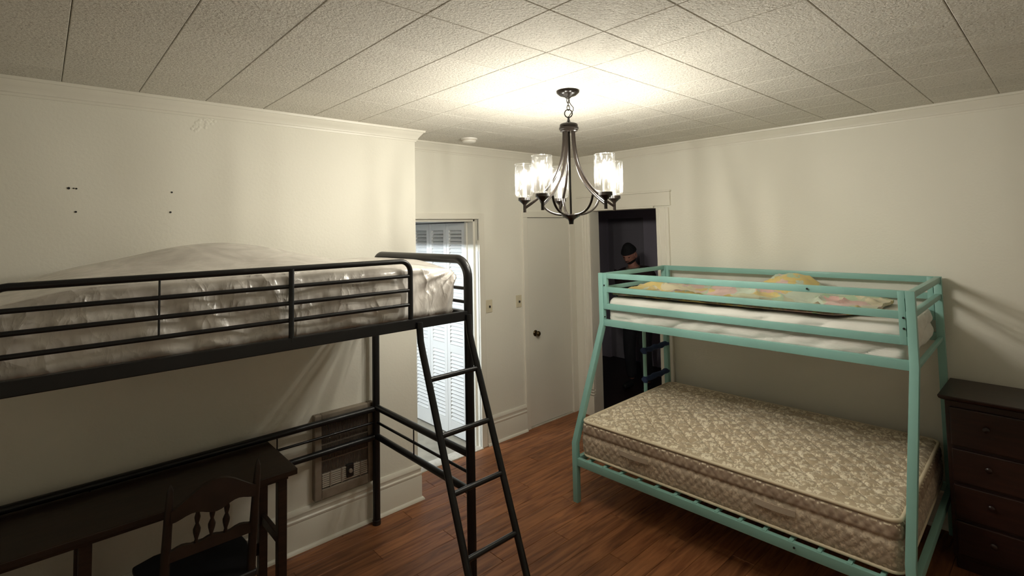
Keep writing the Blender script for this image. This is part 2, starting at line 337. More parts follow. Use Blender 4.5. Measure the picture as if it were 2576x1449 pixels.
def tag(o, label, cat, group=None):
    o['label'] = label; o['category'] = cat
    if group: o['group'] = group
    return o
def struct(o, label=None):
    o['kind'] = 'structure'
    if label: o['label'] = label
    return o
def smoothstep(a, b, x):
    t = min(1, max(0, (x-a)/(b-a))); return t*t*(3-2*t)
def arc(c, r, a0, a1, n, ux, uy):
    c, ux, uy = Vector(c), Vector(ux), Vector(uy)
    return [c + ux*(r*math.cos(a0+(a1-a0)*i/n)) + uy*(r*math.sin(a0+(a1-a0)*i/n)) for i in range(n+1)]

# ================================================================== SETTING
# --- floor with laminate planks running along X
fl = struct(obj('floor', MB().box(XN, XR+0.13, YN, YB+0.02, -0.09, -0.012), 'dark_walnut'), 'reddish brown wood laminate plank floor')
PW, PL = 0.128, 1.22
def plank_mesh(L):
    return mesh('plank', MB().box(0, L-0.002, 0, PW-0.0016, -0.012, 0), 'laminate_plank', bevel=0.0014, seg=1)
pm = {}
y = YN; row = 0; field = MB()
while y < YB-0.001:
    w = min(PW, YB-y)
    x = XN - (row*0.431 % PL)
    while x < XR+0.12:
        a = max(x, XN); bnd = min(x+PL, XR+0.125)
        if bnd-a > 0.05:
            L = round(bnd-a, 3)
            if bnd*math.cos(YAW)+(y+w)*math.sin(YAW) < 2.6 or (y+w) < -0.3:      # behind or below the picture: one joined field
                field.box(a, bnd-0.002, y, y+w-0.0016, -0.012, 0)
            else:
                if L not in pm: pm[L] = plank_mesh(L)
                o = put('plank', pm[L], fl, (a, y, 0))
                if w < PW: o.scale = (1, w/PW, 1)
        x += PL
    y += PW; row += 1
obj('plank_field', field, 'laminate_plank', fl)['kind'] = 'stuff'

# --- ceiling with 12 inch sandy tiles
ce = struct(obj('ceiling', MB().box(XN-0.1, XR+0.13, YN-0.1, YB+0.13, HC+0.012, HC+0.10), 'ceiling_base'), 'tiled ceiling of square sandy cream tiles')
tmesh = {}
def tile(w, d):
    k = (round(w, 3), round(d, 3))
    if k not in tmesh:
        g = 0.0010; b = 0.0027
        mb = MB(); lo = [(g, g), (w-g, g), (w-g, d-g), (g, d-g)]; inr = [(g+b, g+b), (w-g-b, g+b), (w-g-b, d-g-b), (g+b, d-g-b)]
        mb.add([(*p, 0.012) for p in lo]+[(*p, b*0.9) for p in lo]+[(*p, 0) for p in inr],
               [(0, 1, 2, 3)]+[(i, (i+1) % 4, 4+(i+1) % 4, 4+i) for i in range(4)]+[(4+i, 4+(i+1) % 4, 8+(i+1) % 4, 8+i) for i in range(4)]+[(8, 9, 10, 11)])
        tmesh[k] = mesh('tile', mb, 'ceiling_tile')
    return tmesh[k]
i0 = math.floor((XN-TX0)/TS); i1 = math.ceil((XR-TX0)/TS); j0 = math.floor((YN-TY0)/TS); j1 = math.ceil((YB-TY0)/TS)
tfield = MB()
for i in range(i0, i1):
    for j in range(j0, j1):
        xa, xb = max(XN, TX0+i*TS), min(XR, TX0+(i+1)*TS)
        lim = YB if xb > XC+0.001 else YL+0.02
        ya, yb = max(YN, TY0+j*TS), min(lim, TY0+(j+1)*TS)
        if xb-xa < 0.02 or yb-ya < 0.02: continue
        if xb*math.cos(YAW)+yb*math.sin(YAW) < 1.25 or xb < -0.45 or yb < -0.45: tfield.box(xa+.001, xb-.001, ya+.001, yb-.001, HC, HC+0.012)
        else: put('tile', tile(xb-xa, yb-ya), ce, (xa, ya, HC))
obj('tile_field', tfield, 'ceiling_tile', ce)['kind'] = 'stuff'

# --- walls
CLX0, CLX1, CLZ = 2.10, 2.955, 2.043           # alcove opening
DX0, DX1, DZ = 3.570, 4.212, 2.058              # closed door
WY0, WY1, WZ = 2.635, 3.425, 2.118              # dark doorway
TH = 0.13
wl = struct(obj('wall_left', MB().box(XN-0.1, XC, YL, YB+TH, 0, HC+0.05), 'wall_paint'), 'cream textured wall behind the black loft bed')
mb = MB()
mb.box(XC, CLX0, YB, YB+TH, 0, HC+0.05); mb.box(CLX0, CLX1, YB, YB+TH, CLZ, HC+0.05); mb.box(CLX1, DX0, YB, YB+TH, 0, HC+0.05)
mb.box(DX0, DX1, YB, YB+TH, DZ, HC+0.05); mb.box(DX1, XR+TH, YB, YB+TH, 0, HC+0.05)
struct(obj('wall_back', mb, 'wall_paint'), 'cream back wall with closed door and alcove opening')
mb = MB()
mb.box(XR, XR+TH, YN, WY0, 0, HC+0.05); mb.box(XR, XR+TH, WY0, WY1, WZ, HC+0.05); mb.box(XR, XR+TH, WY1, YB, 0, HC+0.05)
struct(obj('wall_right', mb, 'wall_paint'), 'cream wall behind the teal bunk bed')
struct(obj('wall_front', MB().box(XN-0.1, XR+TH, YN-0.1, YN, 0, HC+0.05), 'wall_paint'))
struct(obj('wall_near', MB().box(XN-0.1, XN, YN, YL, 0, HC+0.05), 'wall_paint'))

# nail holes and old anchors left in the left wall
for (x, z, w) in ((0.098, 2.189, .011), (0.117, 2.189, .006), (0.127, 2.188, .008), (0.127, 2.073, .009), (0.527, 2.183, .009), (0.522, 2.074, .010)):
    obj('nail_hole', MB().lathe([(0, -0.003), (w*.5, -0.003), (w*.55, 0.0005), (0, 0.0005)], (x, YL-0.0005, z), 10, 'y'), 'dark_plastic', wl)
# blistered paint patch below the crown
mb = MB()
for k in range(26):
    a = random.random(); px_ = 0.63+a*0.10+random.uniform(-.02, .02); pz_ = 2.56-a*-0.05+random.uniform(-.03, .03)
    mb.lathe([(0, -0.0025), (.006, -0.002), (.011, 0)], (px_, YL, pz_), 8, 'y')
pb = obj('paint_blister', mb, 'wall_paint', wl, smooth=True); pb['kind'] = 'stuff'

# --- crown moulding: profile (out from wall, z)
CP = [(0, HC-0.082), (0.008, HC-0.082), (0.010, HC-0.070), (0.016, HC-0.066), (0.018, HC-0.058), (0.030, HC-0.040), (0.044, HC-0.022), (0.048, HC-0.015), (0.056, HC-0.014), (0.060, HC-0.002), (0.060, HC+0.004), (0, HC+0.004)]
def run(name, prof, ends, m='trim_paint', smooth=True):
    """ends: list of functions (out,z)->point, lofted in order (mitres come out by themselves)"""
    mb = MB(); mb.loft([[Vector(e(o, z)) for o, z in prof] for e in ends])
    return struct(obj(name, mb, m, smooth=35))
run('trim_1', CP, [lambda o, z: (XN, YL-o, z), lambda o, z: (XC+o, YL-o, z), lambda o, z: (XC+o, YB-o, z), lambda o, z: (XR-o, YB-o, z), lambda o, z: (XR-o, YN, z)])['label'] = 'cream crown moulding running round the ceiling'
# --- baseboards
BP = [(0, 0), (0.020, 0), (0.020, 0.165), (0.017, 0.172), (0.022, 0.180), (0.022, 0.190), (0.015, 0.197), (0.015, 0.215), (0.019, 0.222), (0.017, 0.236), (0.008, 0.250), (0, 0.250)]
SP = [(0.020, 0), (0.036, 0), (0.034, 0.010), (0.028, 0.018), (0.020, 0.021)]
def base(name, ends, lab):
    b_ = run(name, BP, ends); b_['label'] = lab
    mb = MB(); mb.loft([[Vector(e(o, z)) for o, z in SP] for e in ends]); obj('shoe_moulding', mb, 'trim_paint', b_, smooth=35)
base('baseboard_left', [lambda o, z: (XN, YL-o, z), lambda o, z: (XC+o, YL-o, z), lambda o, z: (XC+o, YB, z)], 'tall cream baseboard under the left wall')
base('baseboard_back', [lambda o, z: (3.020, YB-o, z), lambda o, z: (3.512, YB-o, z)], 'tall cream baseboard between alcove and closed door')
base('baseboard_right', [lambda o, z: (XR-o, 2.50, z), lambda o, z: (XR-o, YN, z)], 'tall cream baseboard behind the bunk bed')

# --- closed flush door in the back wall
d1 = struct(obj('door_1', MB().box(DX0+0.004, DX1-0.004, YB+0.004, YB+0.042, 0.012, DZ-0.004), 'door_paint', bevel=0.003), 'plain cream flush door, closed')
kn = obj('knob', MB().lathe([(0.0, -0.062), (0.014, -0.060), (0.025, -0.050), (0.027, -0.040), (0.022, -0.030), (0.011, -0.024), (0.010, -0.010)], (3.672, YB+0.004, 0.905), 20, 'y'), 'brass_dark', d1, smooth=True)
obj('rosette', MB().lathe([(0.0, -0.012), (0.022, -0.011), (0.030, -0.004), (0.031, 0)], (3.672, YB+0.004, 0.905), 20, 'y'), 'brass_dark', d1, smooth=True)
for z in (0.36, 1.80):
    obj('hinge', MB().tube([(DX1-0.006, YB-0.004, z-0.04), (DX1-0.006, YB-0.004, z+0.04)], 0.007, 10), 'door_paint', d1, smooth=True)
struct(obj('door_2', MB().box(DX0, DX1, YB+0.10, YB+TH, 0, DZ), 'hall_door_paint'), 'dark back of the closet behind the closed door')
# casing of the door: narrow, flat
t2 = obj('trim_2', MB().box(3.514, DX0+0.003, YB-0.016, YB+0.06, 0, DZ), 'trim_paint', bevel=0.003); struct(t2, 'narrow cream casing round the closed door')
obj('side_casing', MB().box(DX1-0.003, XR-0.002, YB-0.016, YB+0.06, 0, DZ), 'trim_paint', t2, bevel=0.003)
obj('head_casing', MB().box(3.514, XR-0.002, YB-0.016, YB+0.06, DZ, DZ+0.06), 'trim_paint', t2, bevel=0.003)
obj('door_sill', MB().box(DX0, DX1, YB-0.012, YB+0.06, 0, 0.008), 'threshold', t2)
# --- alcove opening: jamb, stop, casing, hinge, threshold
t3 = obj('trim_3', MB().box(CLX1, 3.016, YB-0.018, YB+0.01, 0, CLZ+0.05), 'trim_paint', bevel=0.004); struct(t3, 'cream casing round the alcove opening')
obj('head_casing', MB().box(CLX0-0.02, CLX1, YB-0.018, YB+0.01, CLZ, CLZ+0.05), 'trim_paint', t3, bevel=0.004)
obj('door_stop', MB().box(CLX1-0.022, CLX1+0.002, YB+0.045, YB+TH, 0, CLZ), 'trim_paint', t3, bevel=0.003)
obj('head_stop', MB().box(CLX0, CLX1, YB+0.045, YB+TH, CLZ-0.022, CLZ+0.002), 'trim_paint', t3, bevel=0.003)
hg = MB().box(CLX1-0.003, CLX1+0.001, YB+0.004, YB+0.036, 1.75, 1.85); hg.tube([(CLX1-0.004, YB+0.0, 1.75), (CLX1-0.004, YB+0.0, 1.85)], 0.006, 10)
obj('hinge', hg, 'trim_paint', t3, smooth=True)
struct(obj('trim_4', MB().box(CLX0, CLX1, YB-0.035, YB+0.09, -0.005, 0.008), 'threshold', bevel=0.004), 'pale stone threshold of the alcove')
# --- alcove beyond with louvred bifold doors
AX0, AY1 = 1.15, 5.25
struct(obj('floor_alcove', MB().box(AX0-0.1, 3.25, YB+0.02, AY1+0.1, -0.09, -0.002), 'alcove_floor'), 'grey beige alcove floor')
struct(obj('wall_alcove_left', MB().box(AX0-0.1, AX0, YB+TH, AY1, 0, 2.5), 'alcove_shade'))  # unseen wall, darkened so little lamp light bounces up past the hood
struct(obj('wall_alcove_back', MB().box(AX0-0.1, 3.25, AY1, AY1+0.1, 0, 2.5), 'alcove_shade'))
struct(obj('wall_alcove_right', MB().box(3.15, 3.25, YB+TH, AY1, 0, 2.5), 'alcove_shade'))  # dark colour stands in for the shade between the slats
struct(obj('ceiling_alcove', MB().box(AX0-0.1, 3.25, YB+TH, AY1+0.1, 2.45, 2.5), 'alcove_paint'))
struct(obj('wall_alcove_head', MB().box(2.93, 2.99, YB+TH, AY1, 2.022, 2.45), 'alcove_paint'))
LX = 2.926; PWD = 0.296
slat_me = None
names_l = ['white louvred bifold door in the alcove, nearest the opening', 'second white louvred bifold door in the alcove', 'white louvred bifold door farthest inside the alcove', 'white louvred bifold door hidden deep in the alcove']
for k in range(4):
    ya = 3.832 + k*PWD; yb = ya + PWD - 0.004; st = 0.045
    fr = MB().box(LX, LX+0.028, ya, ya+st, 0.015, 2.012)
    dr = struct(obj('door_%d' % (3+k), fr, 'louver_paint', bevel=0.002), names_l[k])
    obj('stile', MB().box(LX, LX+0.028, yb-st, yb, 0.015, 2.012), 'louver_paint', dr, bevel=0.002)
    for nm, z0, z1 in (('top_rail', 1.945, 2.012), ('middle_rail', 0.782, 0.855), ('bottom_rail', 0.015, 0.150)):
        obj(nm, MB().box(LX+0.001, LX+0.027, ya+st, yb-st, z0, z1), 'louver_paint', dr)
    if slat_me is None:
        w = (yb-ya)-2*st
        slat_me = mesh('slat', MB().box(-0.019, 0.019, 0.0, w, -0.0032, 0.0032, Matrix.Rotation(R(-47), 4, 'Y')), 'louver_paint')
    for z0, z1 in ((0.855, 1.945), (0.150, 0.782)):
        nsl = int((z1-z0)/0.0350); dz = (z1-z0)/nsl
        for q in range(nsl): put('slat', slat_me, dr, (LX+0.014, ya+st, z0+dz*(q+.5)))
struct(obj('trim_5', MB().box(LX-0.004, LX+0.03, YB+TH+0.002, 3.828, 0, 2.03), 'trim_paint', bevel=0.003), 'narrow white jamb beside the louvred doors')

# hooded tube lamp on the hidden left wall of the alcove: the hood cuts its light off at its own height
sh = thing('hooded_wall_lamp', 'white hooded strip lamp on the hidden alcove wall', 'lamp', (AX0, 4.10, 1.72))
obj('hood', MB().box(AX0, AX0+0.62, 3.81, 4.60, 1.752, 1.768), 'white_plastic', sh, bevel=0.003)
obj('back_plate', MB().box(AX0+0.001, AX0+0.02, 3.92, 4.30, 1.69, 1.752), 'white_plastic', sh, bevel=0.003)
obj('lamp_tube', MB().tube([(AX0+0.05, 3.94, 1.733), (AX0+0.05, 4.28, 1.733)], 0.013, 12), 'tube_glow', sh, smooth=True)

# --- dark doorway: casing, header, plinth
t6 = obj('trim_6', MB().box(XR-0.022, XR+0.01, WY1, 3.560, 0.27, WZ), 'trim_paint', bevel=0.004); struct(t6, 'old wide cream casing round the dark doorway')
for yy in (3.452, 3.487, 3.526):
    obj('bead', MB().tube([(XR-0.022, yy, 0.27), (XR-0.022, yy, WZ)], 0.008, 10), 'trim_paint', t6, smooth=True)
pl = MB().box(XR-0.030, XR+0.01, WY1-0.004, 3.572, 0, 0.205); obj('plinth_block', pl, 'trim_paint', t6, bevel=0.004)
for z in (0.212, 0.240): obj('plinth_bead', MB().box(XR-0.028, XR+0.01, WY1-0.004, 3.570, z, z+0.020), 'trim_paint', t6, bevel=0.006)
obj('side_casing', MB().box(XR-0.022, XR+0.01, 2.508, WY0, 0, WZ), 'trim_paint', t6, bevel=0.004)
for yy in (2.545, 2.600): obj('bead', MB().tube([(XR-0.022, yy, 0), (XR-0.022, yy, WZ)], 0.007, 10), 'trim_paint', t6, smooth=True)
obj('fillet', MB().box(XR-0.028, XR+0.01, 2.66, 3.585, WZ, WZ+0.018), 'trim_paint', t6, bevel=0.004)
obj('header', MB().box(XR-0.024, XR+0.01, 2.487, 3.590, WZ+0.018, 2.262), 'trim_paint', t6, bevel=0.003)
obj('header_cap', MB().box(XR-0.034, XR+0.01, 2.480, 3.597, 2.262, 2.280), 'trim_paint', t6, bevel=0.005)
jm = MB().box(XR+0.001, XR+TH, WY1-0.002, WY1+0.01, 0, WZ); jm.box(XR+0.001, XR+TH, WY0-0.01, WY0+0.002, 0, WZ); jm.box(XR+0.001, XR+TH, WY0, WY1, WZ-0.002, WZ+0.01)
obj('jamb', jm, 'trim_paint', t6)
# --- unlit hall behind it
HX = 6.35
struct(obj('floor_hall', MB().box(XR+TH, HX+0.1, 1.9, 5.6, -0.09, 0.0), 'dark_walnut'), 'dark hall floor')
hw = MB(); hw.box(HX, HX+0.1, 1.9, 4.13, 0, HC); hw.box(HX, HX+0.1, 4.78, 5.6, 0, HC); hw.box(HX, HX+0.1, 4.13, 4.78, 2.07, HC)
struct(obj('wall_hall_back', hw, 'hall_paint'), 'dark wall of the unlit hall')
struct(obj('wall_hall_left', MB().box(XR+TH, HX+0.1, 5.5, 5.6, 0, HC), 'hall_paint'))
struct(obj('wall_hall_right', MB().box(XR+TH, HX+0.1, 1.9, 2.0, 0, HC), 'hall_paint'))
struct(obj('ceiling_hall', MB().box(XR+TH, HX+0.1, 1.9, 5.6, HC, HC+0.05), 'hall_paint'))
struct(obj('wall_hall_near', MB().box(XR+TH-0.02, XR+TH+0.005, YB+0.01, 5.5, 0, HC), 'hall_paint'))
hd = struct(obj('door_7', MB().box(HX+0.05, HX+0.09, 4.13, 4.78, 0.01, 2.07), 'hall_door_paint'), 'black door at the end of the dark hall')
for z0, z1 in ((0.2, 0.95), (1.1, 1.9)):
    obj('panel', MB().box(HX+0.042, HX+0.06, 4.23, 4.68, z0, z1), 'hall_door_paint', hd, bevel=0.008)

# ================================================================== CHANDELIER
ch = thing('chandelier', 'dark bronze chandelier with five lit clear glass shades', 'chandelier', (2.126, 1.832, 1.95))
cx_, cy_ = 2.126, 1.832
tocam = Vector((-cx_, -cy_, 0)).normalized(); toright = Vector((rt.x, rt.y, 0)).normalized()
obj('canopy', MB().lathe([(0.0, 2.655), (0.012, 2.656), (0.020, 2.664), (0.045, 2.672), (0.062, 2.686), (0.064, 2.697)], (cx_, cy_, 0), 32), 'bronze', ch, smooth=50)
def link_path(c, rx, rz, ax):
    return [Vector(c) + Vector(ax)*(rx*math.cos(2*math.pi*k/20)) + Vector((0, 0, 1))*(rz*math.sin(2*math.pi*k/20)) for k in range(20)]
for k in range(3):
    obj('chain_link', MB().tube(link_path((cx_, cy_, 2.644-k*0.020), 0.0075, 0.0155, toright if k % 2 == 0 else tocam), 0.0022, 8, closed=True), 'bronze', ch, smooth=True)
obj('hanging_ring', MB().tube(link_path((cx_, cy_, 2.572), 0.021, 0.022, toright), 0.0032, 8, closed=True), 'bronze', ch, smooth=True)
cord = [Vector((cx_, cy_, 2.655)), Vector((cx_, cy_, 2.64))+toright*.004, Vector((cx_, cy_, 2.622))+toright*.014, Vector((cx_, cy_, 2.604))+toright*.028, Vector((cx_, cy_, 2.588))+toright*.026, Vector((cx_, cy_, 2.57))+toright*.012, Vector((cx_, cy_, 2.552)), Vector((cx_, cy_, 2.535))]
obj('lamp_cord', MB().tube(cord, 0.0022, 8), 'bronze', ch, smooth=True)
obj('collar', MB().lathe([(0, 2.556), (0.005, 2.555), (0.007, 2.535), (0.012, 2.526), (0.022, 2.520), (0.040, 2.517), (0.048, 2.512), (0.050, 2.504), (0.048, 2.497), (0.053, 2.494), (0.053, 2.484), (0.048, 2.481), (0.047, 2.474), (0.042, 2.470), (0, 2.470)], (cx_, cy_, 0), 36), 'bronze', ch, smooth=35)
obj('stem_rod', MB().tube([(cx_, cy_, 2.475), (cx_, cy_, 2.02)], 0.0058, 12), 'bronze', ch, smooth=True)
obj('finial', MB().lathe([(0.0, 1.966), (0.012, 1.966), (0.014, 1.985), (0.018, 1.992), (0.036, 2.002), (0.050, 2.010), (0.052, 2.016), (0.020, 2.022), (0, 2.022)], (cx_, cy_, 0), 32), 'bronze', ch, smooth=35)
def bez(p0, p1, p2, p3, n=22):
    return [p0*((1-t)**3)+p1*(3*t*(1-t)**2)+p2*(3*t*t*(1-t))+p3*(t**3) for t in [i/n for i in range(n+1)]]
RAD = 0.272
for ang in (37, 111, 193, 246, 327):
    a = R(ang); d = tocam*math.cos(a) + toright*math.sin(a); d.normalize()
    C0 = Vector((cx_, cy_, 0)); P = lambda r, z: C0 + d*r + Vector((0, 0, z))
    path = bez(P(0.030, 2.475), P(0.034, 2.27), P(0.085, 2.17), P(RAD, 2.062))
    arm = obj('arm', MB().tube(path, 0.0082, 10, sx=0.75), 'bronze', ch, smooth=True)
    low = bez(P(0.03, 2.016), P(0.12, 2.018), P(0.165, 2.055), P(0.178, 2.115), 14)
    obj('lower_arm', MB().tube(low, 0.0075, 10, sx=0.75), 'bronze', arm, smooth=True)
    e = P(RAD, 0)
    obj('shade_cup', MB().lathe([(0.0, 2.038), (0.0085, 2.038), (0.0085, 2.080), (0.012, 2.086), (0.030, 2.102), (0.036, 2.106), (0.035, 2.122), (0, 2.122)], e, 24), 'bronze', arm, smooth=35)
    gp = [(0.012, 2.123), (0.038, 2.124), (0.047, 2.130), (0.0515, 2.142), (0.0525, 2.16), (0.0525, 2.308), (0.0525, 2.311), (0.0495, 2.311)]
    gm = MB(); seg = 40
    zz = []
    for r_, z_ in gp[:5]: zz.append((r_, z_))
    for q in range(1, 15): zz.append((0.0525, 2.16+(2.308-2.16)*q/14))
    zz += gp[-2:]
    rings = []
    for r_, z_ in zz:
        rings.append([e + Vector((math.cos(2*math.pi*k/seg), math.sin(2*math.pi*k/seg), 0))*(r_*(1+0.022*noise.noise(Vector((math.cos(2*math.pi*k/seg)*4+ang, math.sin(2*math.pi*k/seg)*4, z_*22))))) + Vector((0, 0, z_)) for k in range(seg)])
    gm.loft(rings, cap=False)
    obj('glass_shade', gm, 'rippled_glass', ch, smooth=80)
    obj('rim', MB().tube([e + Vector((math.cos(2*math.pi*k/32)*0.051, math.sin(2*math.pi*k/32)*0.051, 2.311)) for k in range(32)], 0.0016, 6, closed=True), 'rippled_glass', ch, smooth=True)
    sl = obj('candle_sleeve', MB().lathe([(0, 2.122), (0.0125, 2.122), (0.0125, 2.186), (0.010, 2.190), (0, 2.190)], e, 16), 'candle_sleeve', ch, smooth=35)
    bl = obj('bulb', MB().lathe([(0.0, 2.190), (0.009, 2.191), (0.0140, 2.205), (0.0180, 2.222), (0.0175, 2.238), (0.0125, 2.260), (0.0065, 2.277), (0.002, 2.288), (0, 2.289)], e, 20), 'bulb_glass', ch, smooth=True)
    obj('filament', MB().lathe([(0.0, 2.198), (0.0052, 2.199), (0.0066, 2.212), (0.0068, 2.235), (0.0050, 2.258), (0.0012, 2.273), (0, 2.274)], e, 12), 'bulb_glow', bl, smooth=True)

# ================================================================== SMALL THINGS ON WALLS AND CEILING
sd = thing('smoke_detector', 'round white smoke detector on the ceiling near the crown moulding', 'smoke detector', (2.60, 3.32, HC))
obj('body', MB().lathe([(0, HC-0.036), (0.030, HC-0.036), (0.050, HC-0.032), (0.058, HC-0.022), (0.060, HC-0.012), (0.066, HC-0.010), (0.068, HC)], (2.60, 3.32, 0), 32), 'white_plastic', sd, smooth=35)
obj('vent_ring', MB().lathe([(0.0595, HC-0.018), (0.0605, HC-0.018), (0.0605, HC-0.015), (0.0595, HC-0.015)], (2.60, 3.32, 0), 32), 'handle_tape', sd)
def plate(x, z, lab, kind):
    t = thing('switch_plate', lab, 'switch', (x, YB, z), 0, 'switch plates on the back wall')
    obj('plate', MB().box(x-0.036, x+0.036, YB-0.007, YB, z-0.058, z+0.058), 'ivory_plastic', t, bevel=0.003)
    obj('toggle', MB().box(x-0.006, x+0.006, YB-0.020, YB-0.006, z-0.013, z+0.006), 'dark_plastic' , t, bevel=0.002)
    for s_ in (-1, 1): obj('screw', MB().lathe([(0, -0.0085), (0.0035, -0.008), (0.004, -0.006)], (x, YB, z+s_*0.042), 10, 'y'), 'ivory_plastic', t)
plate(3.071, 1.241, 'ivory switch plate beside the alcove casing', 0)
plate(3.447, 1.246, 'ivory switch plate next to the closed door', 1)

# wall heater behind the loft bed
ht = thing('wall_heater', 'brown metal wall heater with grille set low in the left wall', 'heater', (1.50, YL, 0.27))
hx0, hx1, hz0, hz1 = 1.297, 1.703, 0.272, 0.795
obj('back_panel', MB().box(hx0+0.02, hx1-0.02, YL-0.020, YL, hz0+0.02, hz1-0.02), 'dark_plastic', ht)
for nm, b4 in (('frame_side', (hx0, hx0+0.045, hz0, hz1)), ('frame_side', (hx1-0.045, hx1, hz0, hz1)), ('frame_top', (hx0+0.045, hx1-0.045, hz1-0.06, hz1)), ('frame_bottom', (hx0+0.045, hx1-0.045, hz0, hz0+0.06))):
    obj(nm, MB().box(b4[0], b4[1], YL-0.046, YL, b4[2], b4[3]), 'heater_enamel', ht, bevel=0.006)
gm = MB(); k = hx0+0.052
while k < hx1-0.05:
    gm.box(k, k+0.0035, YL-0.036, YL-0.020, hz0+0.155, hz1-0.065); k += 0.0085
obj('grille', gm, 'heater_grille', ht)
for z in (0.50, 0.60): obj('grille_bar', MB().box(hx0+0.046, hx1-0.046, YL-0.038, YL-0.030, z, z+0.008), 'heater_grille', ht)
gm = MB()
for z in [hz0+0.068+0.0125*q for q in range(7)]:
    gm.box(hx0+0.05, hx1-0.05, YL-0.040, YL-0.020, z, z+0.0085)
obj('lower_vent', gm, 'heater_vent', ht)
for x in (1.395, 1.47, 1.60): obj('vent_divider', MB().box(x, x+0.008, YL-0.043, YL-0.02, hz0+0.062, hz0+0.153), 'heater_enamel', ht)
obj('control_box', MB().box(1.505, 1.552, YL-0.052, YL-0.02, 0.355, 0.435), 'dark_plastic', ht, bevel=0.003)
obj('control_dial', MB().lathe([(0, -0.064), (0.012, -0.063), (0.014, -0.052)], (1.528, YL, 0.395), 16, 'y'), 'heater_enamel', ht, smooth=35)

# ================================================================== BLACK LOFT BED
LXE, LYN, LYF = 1.700, 2.200, 3.232           # far end X, near side Y, wall side Y
LX0 = -0.32                                    # other end (outside the picture)
lb = thing('loft_bed', 'black metal loft bed with guard rail and ladder over a desk', 'bed', ((LX0+LXE)/2, (LYN+LYF)/2, 0))
PR = 0.0245
def loft_end(x):
    r_ = 0.10; top = 1.788
    pth = [Vector((x, LYN, 0.0)), Vector((x, LYN, 0.6)), Vector((x, LYN, 1.3)), Vector((x, LYN, top-r_))] + arc((x, LYN+r_, top-r_), r_, math.pi, math.pi/2, 8, (0, 1, 0), (0, 0, 1))[1:] \
        + [Vector((x, (LYN+LYF)/2, top))] + arc((x, LYF-r_, top-r_), r_, math.pi/2, 0, 8, (0, 1, 0), (0, 0, 1)) + [Vector((x, LYF, 1.3)), Vector((x, LYF, 0.6)), Vector((x, LYF, 0))]
    en = obj('end_frame', MB().tube(pth, PR, 14), 'black_metal', lb, smooth=50)
    for z, r_ in ((0.766, 0.020), (0.668, 0.0085), (0.576, 0.020)):
        obj('end_rail', MB().tube([(x, LYN, z), (x, LYF, z)], r_, 12), 'black_metal', en, smooth=True)
    obj('end_spindle', MB().tube([(x, 2.76, 0.576), (x, 2.76, 0.766)], 0.004, 8), 'black_metal', en, smooth=True)
    for z in (1.632, 1.560): obj('head_bar', MB().tube([(x, LYN, z), (x, LYF, z)], 0.009, 10), 'black_metal', en, smooth=True)
    for yy in (LYN, LYF): obj('foot_cap', MB().lathe([(0, 0), (PR+0.003, 0), (PR+0.003, 0.03), (PR, 0.032)], (x, yy, 0), 14), 'dark_plastic', en, smooth=35)
loft_end(LXE); loft_end(LX0)
obj('side_rail', MB().box(LX0, LXE, LYN-0.016, LYN+0.016, 1.468, 1.518), 'black_metal', lb, bevel=0.004)
obj('side_rail', MB().box(LX0, LXE, LYF-0.016, LYF+0.016, 1.468, 1.518), 'black_metal', lb, bevel=0.004)
obj('cross_rail', MB().box(LXE-0.018, LXE+0.018, LYN, LYF, 1.470, 1.512), 'black_metal', lb, bevel=0.004)
for k in range(13):
    x = LX0+0.10+k*0.15
    obj('bed_slat', MB().tube([(x, LYN, 1.484), (x, LYF, 1.484)], 0.009, 8), 'black_metal', lb, smooth=True)
# near guard rail
GX0, GX1, GZ = -0.125, 1.345, 1.800
gr_ = 0.055
gp = [Vector((GX0, LYN, 1.51)), Vector((GX0, LYN, GZ-gr_))] + arc((GX0+gr_, LYN, GZ-gr_), gr_, math.pi, math.pi/2, 7, (1, 0, 0), (0, 0, 1))[1:] + [Vector((0.5, LYN, GZ))] + arc((GX1-gr_, LYN, GZ-gr_), gr_, math.pi/2, 0, 7, (1, 0, 0), (0, 0, 1)) + [Vector((GX1, LYN, 1.51))]
gd = obj('guard_rail', MB().tube(gp, 0.0125, 12), 'black_metal', lb, smooth=50)
for z in (1.727, 1.658, 1.588):
    obj('guard_bar', MB().tube([(GX0, LYN, z), (GX1, LYN, z)], 0.0088, 10), 'black_metal', gd, smooth=True)
obj('guard_post', MB().tube([(0.774, LYN-0.006, 1.50), (0.774, LYN-0.006, GZ)], 0.011, 10), 'black_metal', gd, smooth=True)
obj('guard_spindle', MB().tube([(0.317, LYN-0.004, 1.588), (0.317, LYN-0.004, GZ)], 0.0036, 8), 'black_metal', gd, smooth=True)
# wall-side guard and lower rails
gb = obj('wall_guard_rail', MB().tube([(LX0, LYF, 1.60), (LXE, LYF, 1.60)], 0.011, 10), 'black_metal', lb, smooth=True)
for z, r_ in ((0.757, 0.020), (0.668, 0.008), (0.572, 0.020)):
    obj('lower_wall_rail', MB().tube([(LX0, LYF, z), (LXE, LYF, z)], r_, 12), 'black_metal', lb, smooth=True)
for x in (0.20, 1.06): obj('lower_spindle', MB().tube([(x, LYF, 0.572), (x, LYF, 0.757)], 0.004, 8), 'black_metal', lb, smooth=True)
